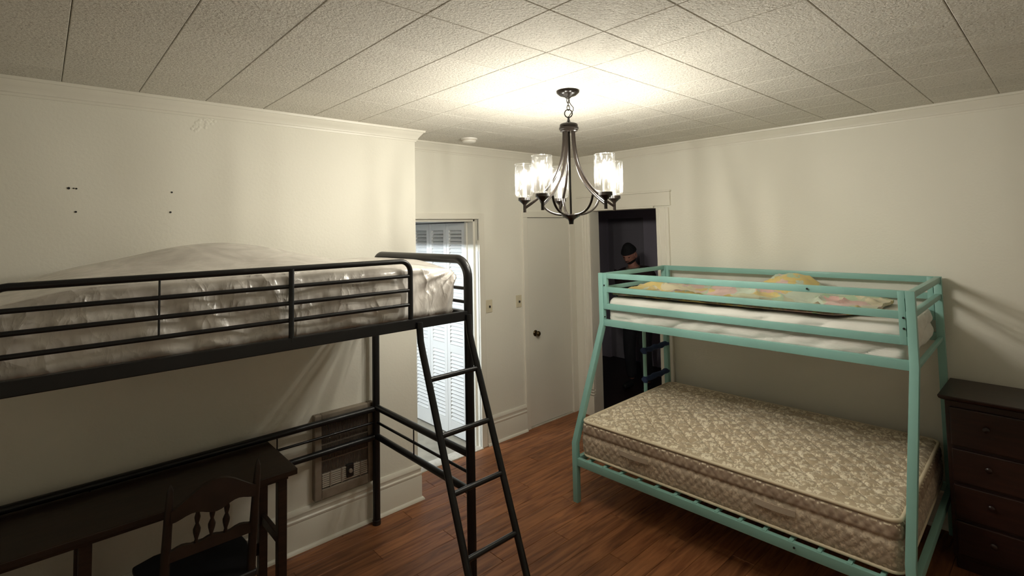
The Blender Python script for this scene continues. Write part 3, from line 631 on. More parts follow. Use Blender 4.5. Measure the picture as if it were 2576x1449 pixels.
# ladder
def ladder_pt(z, x):
    if z > 1.40: return Vector((x, LYN-0.022, z))
    t = (1.40-z)/1.40; return Vector((x, LYN-0.030-0.535*t, z))
lad = None
for x in (1.382, 1.683):
    pth = [Vector((x, LYN-0.020, 1.50)), Vector((x, LYN-0.022, 1.46)), Vector((x, LYN-0.028, 1.41)), Vector((x, LYN-0.048, 1.35))] + [ladder_pt(z, x) for z in (1.25, 0.8, 0.4, 0.0)]
    o = obj('ladder' if lad is None else 'ladder_rail', MB().tube(pth, 0.0165, 12), 'black_metal', lb if lad is None else lad, smooth=50)
    if lad is None: lad = o
for z in (1.235, 0.998, 0.768, 0.525, 0.285):
    obj('rung', MB().tube([ladder_pt(z, 1.382), ladder_pt(z, 1.683)], 0.0125, 12), 'black_metal', lad, smooth=True)

# soft rounded box with displacement
def soft_box(x0, x1, y0, y1, z0, z1, n, r, disp):
    mb = MB(); c = Vector(((x0+x1)/2, (y0+y1)/2, (z0+z1)/2)); hsz = Vector(((x1-x0)/2, (y1-y0)/2, (z1-z0)/2))
    def emit(ax, sg):
        u_, v_ = [a for a in range(3) if a != ax]; nu, nv = n[u_], n[v_]; idx = len(mb.v)
        for i in range(nu+1):
            for j in range(nv+1):
                p = Vector((0, 0, 0)); p[ax] = sg*hsz[ax]
                # cluster samples at the edges
                p[u_] = hsz[u_]*(2*i/nu-1); p[v_] = hsz[v_]*(2*j/nv-1)
                q = Vector([max(-(hsz[k]-r), min(hsz[k]-r, p[k])) for k in range(3)])
                d = p-q; nn = d.normalized() if d.length > 1e-9 else Vector([sg if k == ax else 0 for k in range(3)])
                w = q + nn*r + c
                mb.v.append(disp(w, nn))
        for i in range(nu):
            for j in range(nv):
                a = idx+i*(nv+1)+j; mb.f.append((a, a+1, a+nv+2, a+nv+1))
    for ax in range(3):
        for sg in (-1, 1): emit(ax, sg)
    return mb
def weld(me, d=1e-4):
    bm = bmesh.new(); bm.from_mesh(me); bmesh.ops.remove_doubles(bm, verts=bm.verts, dist=d); bmesh.ops.recalc_face_normals(bm, faces=bm.faces); bm.to_mesh(me); bm.free()
    me.polygons.foreach_set('use_smooth', [True]*len(me.polygons))

MX0, MX1, MY0, MY1 = LX0+0.06, 1.662, LYN+0.022, LYF-0.03
def bag(w, nn):
    p = w.copy(); h_ = (w.z-1.496)/0.280; side = 1-abs(nn.z)
    # top: gentle dome + swollen hump of trapped air
    if h_ > 0.5:
        t = smoothstep(0.5, 1, h_)
        dome = (0.026-0.020*smoothstep(0.85, 1.4, w.x))*math.sin(math.pi*min(1, max(0, (w.y-MY0)/(MY1-MY0))))
        hump = 0.110*math.exp(-((w.x-0.62)/0.42)**2)*math.exp(-((w.y-2.80)/0.30)**2)
        p.z += t*(dome+hump) - 0.05*t*smoothstep(0.15, -0.2, w.x)
        p.z -= t*0.035*smoothstep(1.35, 1.64, w.x)*smoothstep(2.6, 2.25, w.y)
    # sides bulge low, folds radiate from the corner
    q = Vector((w.x*2.2, w.y*2.2, w.z*3))
    k = noise.noise(q)*0.014 + noise.noise(q*2.7)*0.007
    fold = 0
    if nn.y < -0.3 or nn.x > 0.3:
        dx = (1.66-w.x) + (w.y-MY0)*0.9; dz = (1.80-w.z)
        ang = math.atan2(dz, max(1e-3, dx)); fade = math.exp(-(dx*dx+dz*dz)/0.16)
        fold = 0.012*math.sin(ang*17)*fade*smoothstep(0.02, 0.12, math.hypot(dx, dz))
        fold += 0.007*math.sin(w.x*23+noise.noise(q*1.3)*5+w.z*14)*smoothstep(0.0, 0.4, dx)
    p += nn*(k*(0.35+0.65*side)+fold*side)
    bul = math.sin(math.pi*min(1, max(0, h_)))
    if nn.x > 0.3: p.x += 0.022*bul-0.05*(1-h_)*0.9
    if nn.y < -0.3: p.y += 0.006 - 0.004*bul
    if p.y < LYN+0.016: p.y = LYN+0.016
    if p.y > LYF-0.03: p.y = LYF-0.03
    if h_ < 0.1: p.z = max(p.z, 1.4945)
    return p
lm = obj('loft_mattress', soft_box(MX0, MX1, MY0, MY1, 1.496, 1.776, (230, 100, 40), 0.05, bag), 'plastic_cover', smooth=True)
weld(lm.data); tag(lm, 'mattress in crinkled clear plastic wrap on the black loft bed', 'mattress')

# ================================================================== DESK AND CHAIR UNDER THE LOFT
dk = thing('desk', 'dark brown wooden desk under the black loft bed', 'desk', (0.38, 2.99, 0))
obj('desk_top', MB().box(-0.26, 1.012, 2.772, 3.285, 0.702, 0.732), 'dark_walnut', dk, bevel=0.004)
obj('top_batten', MB().box(-0.20, 0.975, 2.80, 3.17, 0.680, 0.702), 'dark_walnut', dk, bevel=0.003)
for x in (-0.20, 0.165, 0.955):
    for yy in (2.845, 3.150): obj('leg', MB().bar((x, yy, 0), (x, yy, 0.690), 0.045, 0.045, (0, 1, 0)), 'dark_walnut', dk, bevel=0.004)
    obj('side_stretcher', MB().box(x-0.012, x+0.012, 2.845, 3.150, 0.335, 0.385), 'dark_walnut', dk, bevel=0.003)
obj('back_stretcher', MB().box(-0.20, 0.955, 3.150, 3.165, 0.16, 0.22), 'dark_walnut', dk, bevel=0.003)

cr_ = thing('wooden_chair', 'dark wooden chair with turned back spindles facing the desk', 'chair', (0.53, 2.72, 0))
BYc = 2.535
def chair_post(x, lean):
    return [Vector((x, BYc+0.01, 0)), Vector((x, BYc+0.012, 0.44)), Vector((x+lean*0.3, BYc-0.005, 0.62)), Vector((x+lean*0.8, BYc-0.035, 0.83)), Vector((x+lean, BYc-0.05, 0.925)), Vector((x+lean, BYc-0.052, 0.955))]
for x, le in ((0.395, 0.010), (0.725, 0.008)):
    obj('back_post', MB().tube(chair_post(x, le), [0.015, 0.019, 0.018, 0.016, 0.012, 0.003], 12), 'chair_wood', cr_, smooth=50)
seat = MB()
sp = [(0.375, 2.52), (0.745, 2.52), (0.775, 2.78), (0.765, 2.93), (0.70, 2.965), (0.42, 2.965), (0.335, 2.93), (0.345, 2.78)]
seat.loft([[Vector((x, y_, z)) for x, y_ in sp] for z in (0.432, 0.462)])
obj('seat', seat, 'seat_black', cr_, bevel=0.012, seg=3)
# crest rail: arched board
cre = MB(); N = 18; ring = []
for i in range(N+1):
    t = i/N; x = 0.408+t*(0.727-0.408); arch = math.sin(math.pi*t)**1.3
    zb = 0.808 - 0.018*math.cos(2*math.pi*t*2)*0.6; zt = 0.845+0.085*arch; yy = BYc-0.040-0.02*math.sin(math.pi*t)
    ring.append([Vector((x, yy-0.010, zb)), Vector((x, yy+0.010, zb)), Vector((x, yy+0.006, zt)), Vector((x, yy-0.014, zt))])
cre.loft(ring); obj('crest_rail', cre, 'chair_wood', cr_, smooth=40)
low = MB(); ring = []
for i in range(N+1):
    t = i/N; x = 0.400+t*(0.727-0.400); zt = 0.672+0.012*math.sin(math.pi*t*3)**2
    ring.append([Vector((x, BYc-0.020, 0.632)), Vector((x, BYc, 0.632)), Vector((x, BYc-0.004, zt)), Vector((x, BYc-0.022, zt))])
low.loft(ring); obj('lower_back_rail', low, 'chair_wood', cr_, smooth=40)
for x in (0.505, 0.560, 0.615):
    prof = [(0.007, 0), (0.0085, 0.012), (0.006, 0.024), (0.0135, 0.055), (0.0145, 0.068), (0.006, 0.092), (0.009, 0.104), (0.0115, 0.120), (0.0075, 0.138), (0.008, 0.155)]
    mb = MB(); rr = [p[0] for p in prof]
    mb.tube([Vector((x, BYc-0.012-0.03*p[1]/0.155, 0.665+p[1])) for p in prof], rr, 12); obj('spindle', mb, 'chair_wood', cr_, smooth=60)
for x in (0.385, 0.725): obj('front_leg', MB().tube([(x, 2.925, 0), (x, 2.92, 0.2), (x, 2.91, 0.44)], [0.012, 0.018, 0.016], 12), 'chair_wood', cr_, smooth=50)
for x in (0.390, 0.725): obj('side_stretcher', MB().tube([(x, BYc+0.01, 0.2), (x, 2.92, 0.2)], 0.009, 10), 'chair_wood', cr_, smooth=True)
obj('front_stretcher', MB().tube([(0.385, 2.92, 0.26), (0.725, 2.92, 0.26)], 0.010, 10), 'chair_wood', cr_, smooth=True)

# ================================================================== TEAL BUNK BED (local: u = -along wall (local y), v = out from wall (local -x))
BT = R(1.4363)
bb = thing('bunk_bed', 'teal metal bunk bed with narrow top bunk and wide lower bunk', 'bed', (4.2470, 0.5847, 0), BT)
BL, WT, WB, ZT, ZK1, ZK2 = 1.954, 0.981, 1.349, 1.592, 1.205, 0.410
def L(u, v, z): return Vector((-v, u, z))
PS = 0.040
def tobj(name, mb, parent=bb, bevel=0.003, m='teal_metal'): return obj(name, mb, m, parent, bevel=bevel, local=True, smooth=40)
def tbar(name, a, b_, w, h_, parent=bb, upv=(0, 0, 1)): return tobj(name, MB().bar(a, b_, w, h_, upv), parent)
for u, s_ in ((PS/2, 1), (BL-PS/2, -1)):
    wallpost = tbar('wall_post', L(u, PS/2, 0), L(u, PS/2, ZT), PS, PS, upv=(1, 0, 0))
    # near post: upright, slanted, upright — one bent tube
    prof = [(WT-PS/2, ZT), (WT-PS/2, ZK1), (WB-PS/2, ZK2), (WB-PS/2, 0)]
    rings = []
    for i, (v, z) in enumerate(prof):
        if i == 0: t = Vector((0, -1))
        elif i == 3: t = Vector((0, -1))
        else:
            a = (Vector(prof[i])-Vector(prof[i-1])).normalized(); c = (Vector(prof[i+1])-Vector(prof[i])).normalized(); t = (a+c).normalized()
        nrm = Vector((-t.y, t.x)); k = PS/2 if i in (0, 3) else PS/2/max(0.3, nrm.dot(Vector((1, 0)) if i in (0, 3) else Vector((-(c.y), c.x))))
        rings.append([L(u+du*PS/2, v+nrm.x*k*dn, z+nrm.y*k*dn) for du, dn in ((-1, -1), (1, -1), (1, 1), (-1, 1))])
    mb = MB().loft(rings); near = tobj('front_post', mb, bevel=0.003)
    tbar('end_top_bar', L(u, PS*0.5, ZT-0.019), L(u, WT-PS*0.5, ZT-0.019), 0.030, 0.034)
    tbar('end_bar', L(u, PS, 1.470), L(u, WT-PS, 1.470), 0.028, 0.030)
    tbar('end_bed_rail', L(u, PS, 1.206), L(u, WT-PS, 1.198), 0.022, 0.022)
    tbar('lower_end_rail', L(u, PS, 0.285), L(u, WB-PS, 0.285), 0.030, 0.045)
# side rails of top bunk, guard rails both sides
for v, w_ in ((WT-PS/2, 'front'), (PS/2, 'wall')):
    tbar('top_bunk_rail', L(PS, v, 1.214), L(BL-PS, v, 1.214), 0.030, 0.050)
    g_ = tbar('guard_rail', L(PS*0.9, v, ZT-0.020), L(BL-PS*0.9, v, ZT-0.020), 0.026, 0.040)
    for z in (1.467, 1.338): tbar('guard_bar', L(PS*0.9, v, z), L(BL-PS*0.9, v, z), 0.026, 0.044 if z < 1.4 else 0.040, g_)
    for u in (PS*1.45, BL-PS*1.45): tbar('guard_post', L(u, v, 1.318), L(u, v, ZT-0.002), 0.030, 0.030, g_, (1, 0, 0))
tbar('lower_side_rail', L(PS, WB-PS/2, 0.284), L(BL-PS, WB-PS/2, 0.284), 0.030, 0.052)
tbar('lower_side_rail', L(PS, PS/2, 0.284), L(BL-PS, PS/2, 0.284), 0.030, 0.052)
for k in range(14):
    u = 0.13+k*(BL-0.26)/13
    tbar('lower_slat', L(u, PS, 0.306), L(u, WB-0.01, 0.306), 0.022, 0.016)
for k in range(11):
    u = 0.13+k*(BL-0.26)/10
    tbar('upper_slat', L(u, PS*0.5, 1.196), L(u, WT-PS*0.5, 1.196), 0.022, 0.014)
for u, v, z in ((0.49, WT, 1.572), (0.052, WT, 1.455), (0.052, WT, 1.40), (0.5, WB, 0.29), (1.90, WT, 1.50), (1.9, WT, 1.26)):
    tobj('bolt', MB().lathe([(0, -0.0035), (0.005, -0.003), (0.006, 0.001)], L(u, v, z), 10, 'x'), m='dark_plastic', bevel=0)
# end ladder with blue wrapped rungs
lp = tobj('end_ladder', MB().tube([L(BL-0.02, 0.385, 0), L(BL-0.02, 0.385, 1.2)], 0.0155, 12), bevel=0)
for z in (0.655, 0.895, 0.415, 0.175):
    tobj('ladder_rung', MB().tube([L(BL-0.02, 0.03, z), L(BL-0.02, 0.385, z)], 0.012, 12), lp, 0)
    pth = [L(BL-0.02, 0.022+0.385*i/12, z+0.004*math.sin(i*1.3)) for i in range(13)]
    tobj('rung_wrap', MB().tube(pth, [0.026+0.003*math.sin(i*2.1+z*9) for i in range(13)], 12, sx=0.8), lp, 0, 'blue_fabric')
    tobj('wrap_tie', MB().tube([L(BL-0.02, 0.385, z-0.026), L(BL-0.02, 0.385, z+0.026)], 0.0195, 12), lp, 0, 'blue_fabric')

# --- lower mattress
mt = thing('lower_mattress', 'beige damask quilted mattress on the lower bunk of the teal bed', 'mattress', (4.2470, 0.5847, 0.314), BT)
mu0, mu1, mv0, mv1, mz0, mz1 = 0.052, BL-0.055, 0.045, WB-0.042, 0.0, 0.268
def quilt(w, nn):
    p = w.copy(); ed = min(w.x+mv1, -mv0-w.x, w.y-mu0, mu1-w.y)
    if nn.z > 0.3:
        a = (w.x+w.y)*math.pi/0.115; c = (w.x-w.y)*math.pi/0.115
        q = min(abs(math.sin(a)), abs(math.sin(c)))
        p.z += (-0.015*math.exp(-(q/0.33)**2)+0.004*noise.noise(w*16))*smoothstep(0.02, 0.09, ed) + 0.022*math.sin(math.pi*min(1, max(0, (w.y-mu0)/(mu1-mu0))))*math.sin(math.pi*min(1, max(0, (-w.x-mv0)/(mv1-mv0))))
    elif abs(nn.z) < 0.5:
        hh = w.z/mz1; s_ = (w.y if abs(nn.x) > 0.5 else w.x)
        grv = -0.010*math.exp(-((hh-0.60)/0.05)**2)
        a = (s_+w.z)*math.pi/0.052; c = (s_-w.z)*math.pi/0.052
        q = min(abs(math.sin(a)), abs(math.sin(c)))
        p += nn*(grv - 0.0055*math.exp(-(q/0.33)**2) + 0.012*math.sin(math.pi*hh))
    return p
m_top = obj('cover', soft_box(-mv1, -mv0, mu0, mu1, mz0, mz1, (150, 220, 34), 0.05, quilt), 'damask_side', mt, local=True, smooth=True); weld(m_top.data)
m_top.data.materials.append(MATS['damask_top']); m_top.data.materials.append(MATS['damask_band'])
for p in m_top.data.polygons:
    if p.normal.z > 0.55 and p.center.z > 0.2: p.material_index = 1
    elif 0.63*mz1 < p.center.z < 0.93*mz1 and p.normal.z < 0.55: p.material_index = 2
def edge_path(z, r, out):
    pts = []; x0, x1, y0, y1 = -mv1-out, -mv0+out, mu0-out, mu1+out
    for (cx2, cy2, a0) in ((x1-r, y1-r, 0), (x0+r, y1-r, 90), (x0+r, y0+r, 180), (x1-r, y0+r, 270)):
        for k in range(9):
            a = R(a0+90*k/8); pts.append(Vector((cx2+r*math.cos(a), cy2+r*math.sin(a), z)))
    return pts
obj('top_piping', MB().tube(edge_path(mz1-0.016, 0.055, -0.004), 0.0095, 10, closed=True), 'piping', mt, local=True, smooth=True)
obj('bottom_piping', MB().tube(edge_path(0.020, 0.055, -0.002), 0.0085, 10, closed=True), 'piping', mt, local=True, smooth=True)
for u in (1.46, 0.60):
    hd_ = MB(); pts = []
    N = 10; ring = []
    for i in range(N+1):
        t = i/N; o_ = 0.006+0.010*math.sin(math.pi*t)
        ring.append([Vector((-mv1-o_-0.012, u-0.105+0.21*t, z)) for z in (0.118, 0.150)]+[Vector((-mv1-o_-0.009, u-0.105+0.21*t, z)) for z in (0.150, 0.118)])
    hd_.loft(ring); obj('carry_handle', hd_, 'handle_tape', mt, local=True, smooth=40)

# --- upper mattress in a loose white sheet
um = thing('upper_mattress', 'thin mattress in a rumpled white sheet on the top bunk', 'mattress', (4.2470, 0.5847, 1.204), BT)
uz = 0.200
def sheet(w, nn):
    p = w.copy(); q = Vector((w.x*3, w.y*3, w.z*5))
    side = 1-abs(nn.z); s_ = w.y - w.x
    wob = noise.noise(Vector((w.x*1.3, w.y*1.3, w.z*2+4)))
    fold = 0.022*(abs(math.sin((s_*0.8 + w.z*2.6)*6.5 + 4.5*wob + 1.5*noise.noise(q*0.9)))**0.55-0.6) * (0.55+0.75*noise.noise(Vector((w.y*1.7+5, w.x, 2.2))))
    fold += 0.006*noise.noise(Vector((w.y*14, w.x*14, w.z*22)))
    fold += 0.002*math.sin((s_ + w.z*1.5)*41 + 5*noise.noise(q))
    p += nn*(fold*side + 0.008*noise.noise(q*1.7))
    if nn.z > 0.5: p.z += 0.006*noise.noise(q*1.2)+0.004*noise.noise(q*3)
    if side > 0.5: p += nn*0.008*math.sin(math.pi*w.z/uz)
    if p.z < 0: p.z = 0
    p.x = max(p.x, -(WT-PS+0.003)); p.x = min(p.x, -(PS+0.002))
    return p
us = obj('sheet', soft_box(-(WT-PS-0.010), -(PS+0.012), PS+0.022, BL-PS-0.022, 0, uz, (80, 240, 26), 0.035, sheet), 'sheet', um, local=True, smooth=True); weld(us.data)

# --- crumpled comforter on top of it
cf = thing('comforter', 'crumpled pastel patchwork comforter spread on the top bunk', 'blanket', (4.2470, 0.5847, 1.212+uz), BT)
nu, nv = 150, 80
def ch_h(u, v):
    h_ = 0.034
    h_ += 0.030*noise.noise(Vector((u*4, v*4, 1.3))) + 0.014*noise.noise(Vector((u*9, v*9, 4.1))) + 0.006*noise.noise(Vector((u*22, v*22, 2)))
    rid = 1-abs(noise.noise(Vector((u*5+3, v*6, 7.7))))*2.2
    h_ += 0.026*max(0, rid)**3
    h_ += 0.135*math.exp(-((u-0.80)/0.16)**2-((v-0.20)/0.15)**2)
    h_ += 0.050*math.exp(-((u-1.74)/0.09)**2-((v-0.55)/0.14)**2)
    h_ += 0.030*math.exp(-((u-1.1)/0.3)**2-((v-0.5)/0.3)**2)
    return max(0.012, h_)
def edges_(u):   # front and back edge of the blanket along its length
    f = 0.885 + 0.02*noise.noise(Vector((u*4, 0, 9))) - 0.55*smoothstep(0.42, 0.22, u)*smoothstep(0.0, 0.9, 1)*0.35
    b_ = 0.10 + 0.05*noise.noise(Vector((u*3, 5, 9)))
    return b_, f
mb = MB(); top = []; bot = []
for i in range(nu+1):
    u = 0.235 + (1.885-0.235)*i/nu
    b_, f = edges_(u)
    for j in range(nv+1):
        t = j/nv; v = b_+(f-b_)*t
        uu = u + 0.05*noise.noise(Vector((v*4, 2, 2)))*smoothstep(0.35, 0.2, u)
        ed = min(t, 1-t, i/nu, 1-i/nu); k = smoothstep(0, 0.05, ed)
        h_ = ch_h(uu, v)
        top.append(L(uu, v, 0.012+(h_-0.012)*(0.45+0.55*k))); bot.append(L(uu, v, 0.004+0.2*(h_-0.012)*(1-k)*0.5))
n_ = len(top); mb.v = top+bot; W_ = nv+1
for i in range(nu):
    for j in range(nv):
        a = i*W_+j; mb.f.append((a, a+1, a+W_+1, a+W_)); mb.f.append((n_+a, n_+a+W_, n_+a+W_+1, n_+a+1))
per = [j for j in range(W_)] + [i*W_+nv for i in range(1, nu+1)] + [nu*W_+j for j in range(nv-1, -1, -1)] + [i*W_ for i in range(nu-1, 0, -1)]
for k in range(len(per)):
    a, b2 = per[k], per[(k+1) % len(per)]; mb.f.append((a, n_+a, n_+b2, b2))
fc = obj('cover', mb, 'comforter_print', cf, local=True, smooth=80)
# folded brown underside showing along the front edge
mb = MB(); rings = []
for i in range(91):
    u = 0.34+(1.88-0.34)*i/90; b_, f = edges_(u); d_ = 0.010*noise.noise(Vector((u*7, 3, 3))); thk = 0.017+0.007*noise.noise(Vector((u*5, 8, 1)))
    rings.append([L(u, f-0.04+d_+r_*0.05*math.cos(a), 0.022+0.9*thk*math.sin(a)) for a, r_ in [(2*math.pi*k/12, 1.0) for k in range(12)]])
mb.loft(rings); obj('folded_edge', mb, 'comforter_back', cf, local=True, smooth=60)

# ================================================================== DRESSER
dr = thing('dresser', 'dark reddish brown wooden chest of drawers beside the teal bunk bed', 'dresser', (4.02, 0.02, 0))
dX0, dX1, dY0, dY1, dZ = 3.825, 4.248, -0.50, 0.552, 0.930
obj('carcass', MB().box(dX0+0.012, dX1, dY0, dY1, 0.07, dZ), 'dresser_wood', dr, bevel=0.004)
tp = MB(); pr = [(dZ, 0.0), (dZ+0.006, 0.014), (dZ+0.012, 0.022), (dZ+0.024, 0.026), (dZ+0.030, 0.024), (dZ+0.030, 0.020)]
tp.loft([[Vector((dX0-o_, dY0-o_, z)), Vector((dX1, dY0-o_, z)), Vector((dX1, dY1+o_, z)), Vector((dX0-o_, dY1+o_, z))] for z, o_ in pr])
obj('dresser_top', tp, 'dresser_wood', dr, bevel=0.002)
obj('plinth', MB().box(dX0+0.03, dX1, dY0+0.01, dY1-0.01, 0, 0.07), 'dresser_wood', dr, bevel=0.003)
zs = [0.085, 0.283, 0.481, 0.679, 0.905]
for i in range(4):
    for (a, b_) in ((dY0+0.02, -0.005), (0.005, dY1-0.02)):
        df = obj('drawer', MB().box(dX0-0.006, dX0+0.02, a, b_, zs[i]+0.008, zs[i+1]-0.008), 'dresser_wood', dr, bevel=0.006)
        yk = 0.5*(a+b_)+0.11 if a > -0.1 else 0.5*(a+b_)-0.11
        for yk in (0.5*(a+b_)+0.11, 0.5*(a+b_)-0.11):
            obj('drawer_knob', MB().lathe([(0.006, 0.0), (0.006, -0.012), (0.014, -0.020), (0.015, -0.026), (0.010, -0.031), (0, -0.032)], (dX0-0.006, yk, 0.5*(zs[i]+zs[i+1])+0.02), 14, 'x'), 'dresser_wood', df, smooth=40)

# ================================================================== PERSON in the dark hall
pe = thing('person', 'person in dark jacket and knit cap looking down in the dark doorway', 'person', (5.33, 3.60, 0))
def skin(name, verts, edges, rad, m, parent, root=0, lv=2):
    me = bpy.data.meshes.new(name); me.from_pydata([tuple(v) for v in verts], edges, []); o = bpy.data.objects.new(name+'_tmp', me); COL.objects.link(o)
    md = o.modifiers.new('s', 'SKIN'); sv = me.skin_vertices[0].data
    for i, r_ in enumerate(rad):
        sv[i].radius = (r_, r_) if not isinstance(r_, tuple) else r_
        sv[i].use_root = (i == root)
    md.use_smooth_shade = True
    sb = o.modifiers.new('d', 'SUBSURF'); sb.levels = lv; sb.render_levels = lv
    dg = bpy.context.evaluated_depsgraph_get(); nm = bpy.data.meshes.new_from_object(o.evaluated_get(dg)); bpy.data.objects.remove(o)
    nm.name = name; nm.materials.clear(); nm.materials.append(MATS[m])
    ob = bpy.data.objects.new(name, nm); COL.objects.link(ob); ob.parent = parent; WM[ob.name] = WM[parent.name]
    nm.polygons.foreach_set('use_smooth', [True]*len(nm.polygons)); return ob
# local frame: person faces -X ; +Y is his right?  facing -X -> left hand is -Y
Vv = []; Ee = []; Rr = []
def add(p, r_, par=None):
    Vv.append(Vector(p)); Rr.append(r_)
    if par is not None: Ee.append((par, len(Vv)-1))
    return len(Vv)-1
pel = add((0.02, 0, 0.92), 0.125); 
spn = add((0.03, 0, 1.08), 0.105, pel); chs = add((0.025, 0, 1.26), 0.105, spn); nb = add((0.0, 0.0, 1.39), 0.060, chs); nk = add((-0.045, 0.0, 1.475), 0.052, nb); hd0 = add((-0.085, 0.0, 1.55), 0.055, nk)
wr = {}
for s_ in (-1, 1):
    hp = add((0.02, s_*0.10, 0.86), 0.088, pel); kn_ = add((-0.01, s_*0.11, 0.48), 0.060, hp); an = add((0.03, s_*0.115, 0.09), 0.042, kn_)
    shd = add((0.015, s_*0.185, 1.37+(-s_)*0.02), 0.045, nb); el = add((0.03, s_*0.245, 1.12), 0.040, shd); w_ = add((-0.17, s_*0.125, 1.14), 0.030, el); wr[s_] = w_
body = skin('body', Vv, Ee, Rr, 'skin', pe)
# clothing
def sub(idx_pts, grow):
    pass
JV = [(0.02, 0, 0.86), (0.03, 0, 1.06), (0.02, 0, 1.28), (-0.005, 0, 1.395), (-0.028, 0, 1.452)]; JR = [0.150, 0.142, 0.155, 0.118, 0.070]; JE = [(0, 1), (1, 2), (2, 3), (3, 4)]
for s_ in (-1, 1):
    k = len(JV); JV += [(0.01, s_*0.19, 1.39-s_*0.02), (0.035, s_*0.25, 1.12), (-0.145, s_*0.14, 1.136)]; JR += [0.084, 0.062, 0.044]; JE += [(3, k), (k, k+1), (k+1, k+2)]
skin('jacket', JV, JE, JR, 'jacket', pe)
TV = [(0.02, 0, 0.93)]; TR = [0.145]; TE = []
for s_ in (-1, 1):
    k = len(TV); TV += [(0.02, s_*0.10, 0.84), (-0.01, s_*0.11, 0.48), (0.03, s_*0.115, 0.10)]; TR += [0.104, 0.078, 0.062]; TE += [(0, k), (k, k+1), (k+1, k+2)]
skin('trousers', TV, TE, TR, 'trousers', pe)
for s_ in (-1, 1):
    skin('shoe', [(0.055, s_*0.12, 0.045), (-0.03, s_*0.122, 0.043), (-0.13, s_*0.13, 0.033)], [(0, 1), (1, 2)], [0.044, 0.045, 0.033], 'shoe', pe)
col_ = MB().tube(link_path((0, 0, 0), 0.075, 0.001, (1, 0, 0)), 0.001, 4, closed=True)
mb = MB().tube([Vector((-0.030+0.075*math.cos(2*math.pi*k/20), 0.078*math.sin(2*math.pi*k/20), 1.452+0.018*math.cos(2*math.pi*k/20))) for k in range(20)], 0.017, 10, closed=True)
obj('shirt_collar', mb, 'shirt', pe, local=True, smooth=True)
# head: sculpted surface, tilted down; local head frame x forward
HT = Matrix.Translation((-0.105, 0.0, 1.612)) @ Matrix.Rotation(R(6), 4, 'Z') @ Matrix.Rotation(R(-26), 4, 'Y') @ Matrix.Rotation(math.pi, 4, 'Z')
def head_pt(th, ph, grow=0.0):
    d = Vector((math.cos(ph)*math.cos(th), math.cos(ph)*math.sin(th), math.sin(ph)))
    p = Vector((d.x*0.098, d.y*0.078, d.z*0.120))
    front = max(0, d.x); z = p.z/0.12
    if z < 0: p.y *= 1-0.30*(-z)**1.5; p.x *= 1-0.10*(-z)
    if front > 0:
        y_ = p.y
        p.x += 0.029*math.exp(-(y_/0.013)**2)*math.exp(-((p.z+0.020)/0.018)**2)*front          # nose tip
        p.x += 0.012*math.exp(-(y_/0.009)**2)*math.exp(-((p.z-0.008)/0.025)**2)*front          # bridge
        p.x += 0.007*math.exp(-((p.z-0.026)/0.010)**2)*math.exp(-(y_/0.05)**4)*front           # brow
        p.x -= 0.010*math.exp(-((abs(y_)-0.031)/0.014)**2)*math.exp(-((p.z-0.006)/0.013)**2)*front  # sockets
        p.x += 0.006*math.exp(-(y_/0.022)**2)*math.exp(-((p.z+0.056)/0.008)**2)*front          # lips
        p.x += 0.012*math.exp(-(y_/0.022)**2)*math.exp(-((p.z+0.092)/0.018)**2)*front          # chin
        p.x += 0.004*math.exp(-((abs(y_)-0.042)/0.016)**2)*math.exp(-((p.z+0.018)/0.018)**2)*front
    return p + d*grow
def head_patch(nth, nph, th0, th1, ph0, ph1, grow, closed):
    mb = MB(); 
    for j in range(nph+1):
        for i in range(nth if closed else nth+1):
            mb.v.append(HT @ head_pt(th0+(th1-th0)*i/nth, ph0+(ph1-ph0)*j/nph, grow(th0+(th1-th0)*i/nth, ph0+(ph1-ph0)*j/nph) if callable(grow) else grow))
    w = nth if closed else nth+1
    for j in range(nph):
        for i in range(nth):
            a = j*w+i; b2 = j*w+(i+1) % w if closed else a+1; mb.f.append((a, b2, b2+w, a+w))
    return mb
head = obj('head', head_patch(64, 48, 0, 2*math.pi, -math.pi/2, math.pi/2, 0, True), 'skin', pe, local=True, smooth=180)
for s_ in (-1, 1):
    mb = MB().lathe([(0, -0.012), (0.008, -0.009), (0.0115, 0), (0.008, 0.009), (0, 0.012)], (0, 0, 0), 12, 'x'); mb.v = [HT @ (Vector((0.0775, s_*0.031, 0.003)) + Vector((v.x, v.y*1.15, v.z*0.42))) for v in mb.v]
    obj('eye', mb, 'eye', head, local=True, smooth=True)
    mb = MB().tube([HT @ Vector((0.0955-1.2*abs(yy)**1.35, s_*yy, 0.0225-3.0*(yy-0.03)**2)) for yy in (0.012, 0.02, 0.03, 0.04, 0.048)], [0.002, 0.0038, 0.004, 0.0035, 0.0015], 8)
    obj('eyebrow', mb, 'beard', head, local=True, smooth=True)
    mb = MB(); pts = [Vector((0.004+0.017*math.cos(a), s_*(0.080+0.006*math.sin(a*0.5)), 0.0+0.031*math.sin(a))) for a in [2*math.pi*k/16 for k in range(16)]]
    mb.tube([HT @ p for p in pts], 0.0055, 8, closed=True); mb.loft([[HT @ (p*0.999) for p in pts], [HT @ (p+Vector((0, -s_*0.006, 0))) for p in pts]])
    obj('ear', mb, 'skin', head, local=True, smooth=True)
mb = MB().tube([HT @ Vector((0.093-0.9*abs(y_)**1.3, y_, -0.057)) for y_ in (-0.022, -0.012, 0, 0.012, 0.022)], [0.002, 0.0045, 0.005, 0.0045, 0.002], 8); obj('mouth', mb, 'lip', head, local=True, smooth=True)
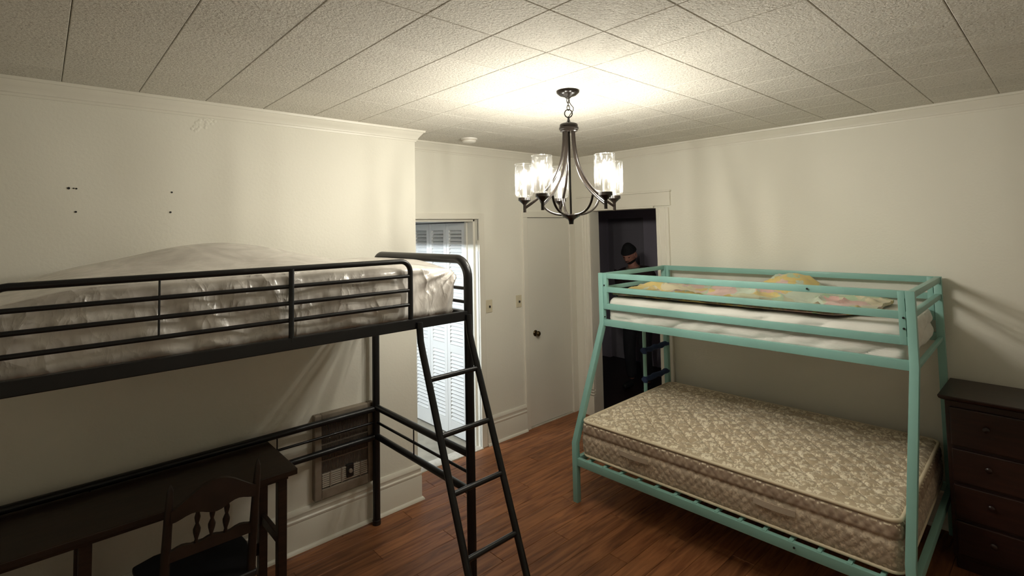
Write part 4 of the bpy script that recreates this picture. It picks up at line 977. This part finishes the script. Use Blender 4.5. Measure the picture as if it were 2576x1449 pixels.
# beard: lower face shell, with gap for the mouth
def bgrow(th, ph): return 0.0055*smoothstep(-0.36, -0.62, ph+0.10*math.cos(th)-0.16*abs(math.sin(th)))-0.002
obj('beard', head_patch(48, 22, -1.7, 1.7, -1.38, -0.40, bgrow, False), 'beard', head, local=True, smooth=180)
mb = MB().tube([HT @ Vector((0.094-1.1*abs(y_)**1.3, y_, -0.045-0.3*abs(y_))) for y_ in (-0.03, -0.016, 0, 0.016, 0.03)], [0.002, 0.0035, 0.0035, 0.0035, 0.002], 8); obj('moustache', mb, 'beard', head, local=True, smooth=True)
def cap_g(th, ph): return 0.012+0.020*smoothstep(0.5, 1.5, ph)
obj('knit_cap', head_patch(48, 18, 0, 2*math.pi, 0.40, math.pi/2, cap_g, True), 'knit', pe, local=True, smooth=180)
obj('cap_cuff', head_patch(48, 6, 0, 2*math.pi, 0.33, 0.68, 0.017, True), 'knit', pe, local=True, smooth=180)
# hands holding a phone
for s_ in (-1, 1):
    w = Vector((-0.17, s_*0.125, 1.14)); f_ = Vector((-0.78, -s_*0.60, 0.18)).normalized(); lat = Vector((0, 0, 1)).cross(f_).normalized()*(-s_); upv = f_.cross(lat)*1.0
    if upv.z < 0: upv = -upv
    V_ = [w - f_*0.02, w, w+f_*0.045, w+f_*0.075]; E_ = [(0, 1), (1, 2), (2, 3)]; R_ = [(0.026, 0.022), (0.027, 0.018), (0.036, 0.015), (0.038, 0.013)]
    for q, ln in enumerate((0.070, 0.080, 0.076, 0.060)):
        o_ = upv*(0.030-q*0.020); k = len(V_); b0 = w+f_*0.078+o_
        V_ += [b0, b0+f_*ln*0.42-lat*0.004, b0+f_*ln*0.72-lat*0.020, b0+f_*ln*0.82-lat*0.038]; R_ += [0.0098, 0.009, 0.008, 0.0065]; E_ += [(3, k), (k, k+1), (k+1, k+2), (k+2, k+3)]
    k = len(V_); b0 = w+f_*0.03+upv*0.028
    V_ += [b0+upv*0.014, b0+upv*0.036+f_*0.024-lat*0.010, b0+upv*0.040+f_*0.048-lat*0.022]; R_ += [0.0115, 0.0098, 0.008]; E_ += [(1, k), (k, k+1), (k+1, k+2)]
    skin('hand', V_, E_, R_, 'skin', pe, 0, 1)
ph = thing('phone', 'small dark phone held in the hands of the person in the doorway', 'phone', (5.33-0.275, 3.60, 1.135))
PM = Matrix.Translation((5.33-0.285, 3.60, 1.160)) @ Matrix.Rotation(R(-40), 4, 'Y')
obj('phone_body', MB().box(-0.005, 0.004, -0.038, 0.038, -0.075, 0.075, PM), 'dark_plastic', ph, bevel=0.002)
obj('screen', MB().box(0.0042, 0.0050, -0.034, 0.034, -0.070, 0.070, PM), 'phone_screen', ph)
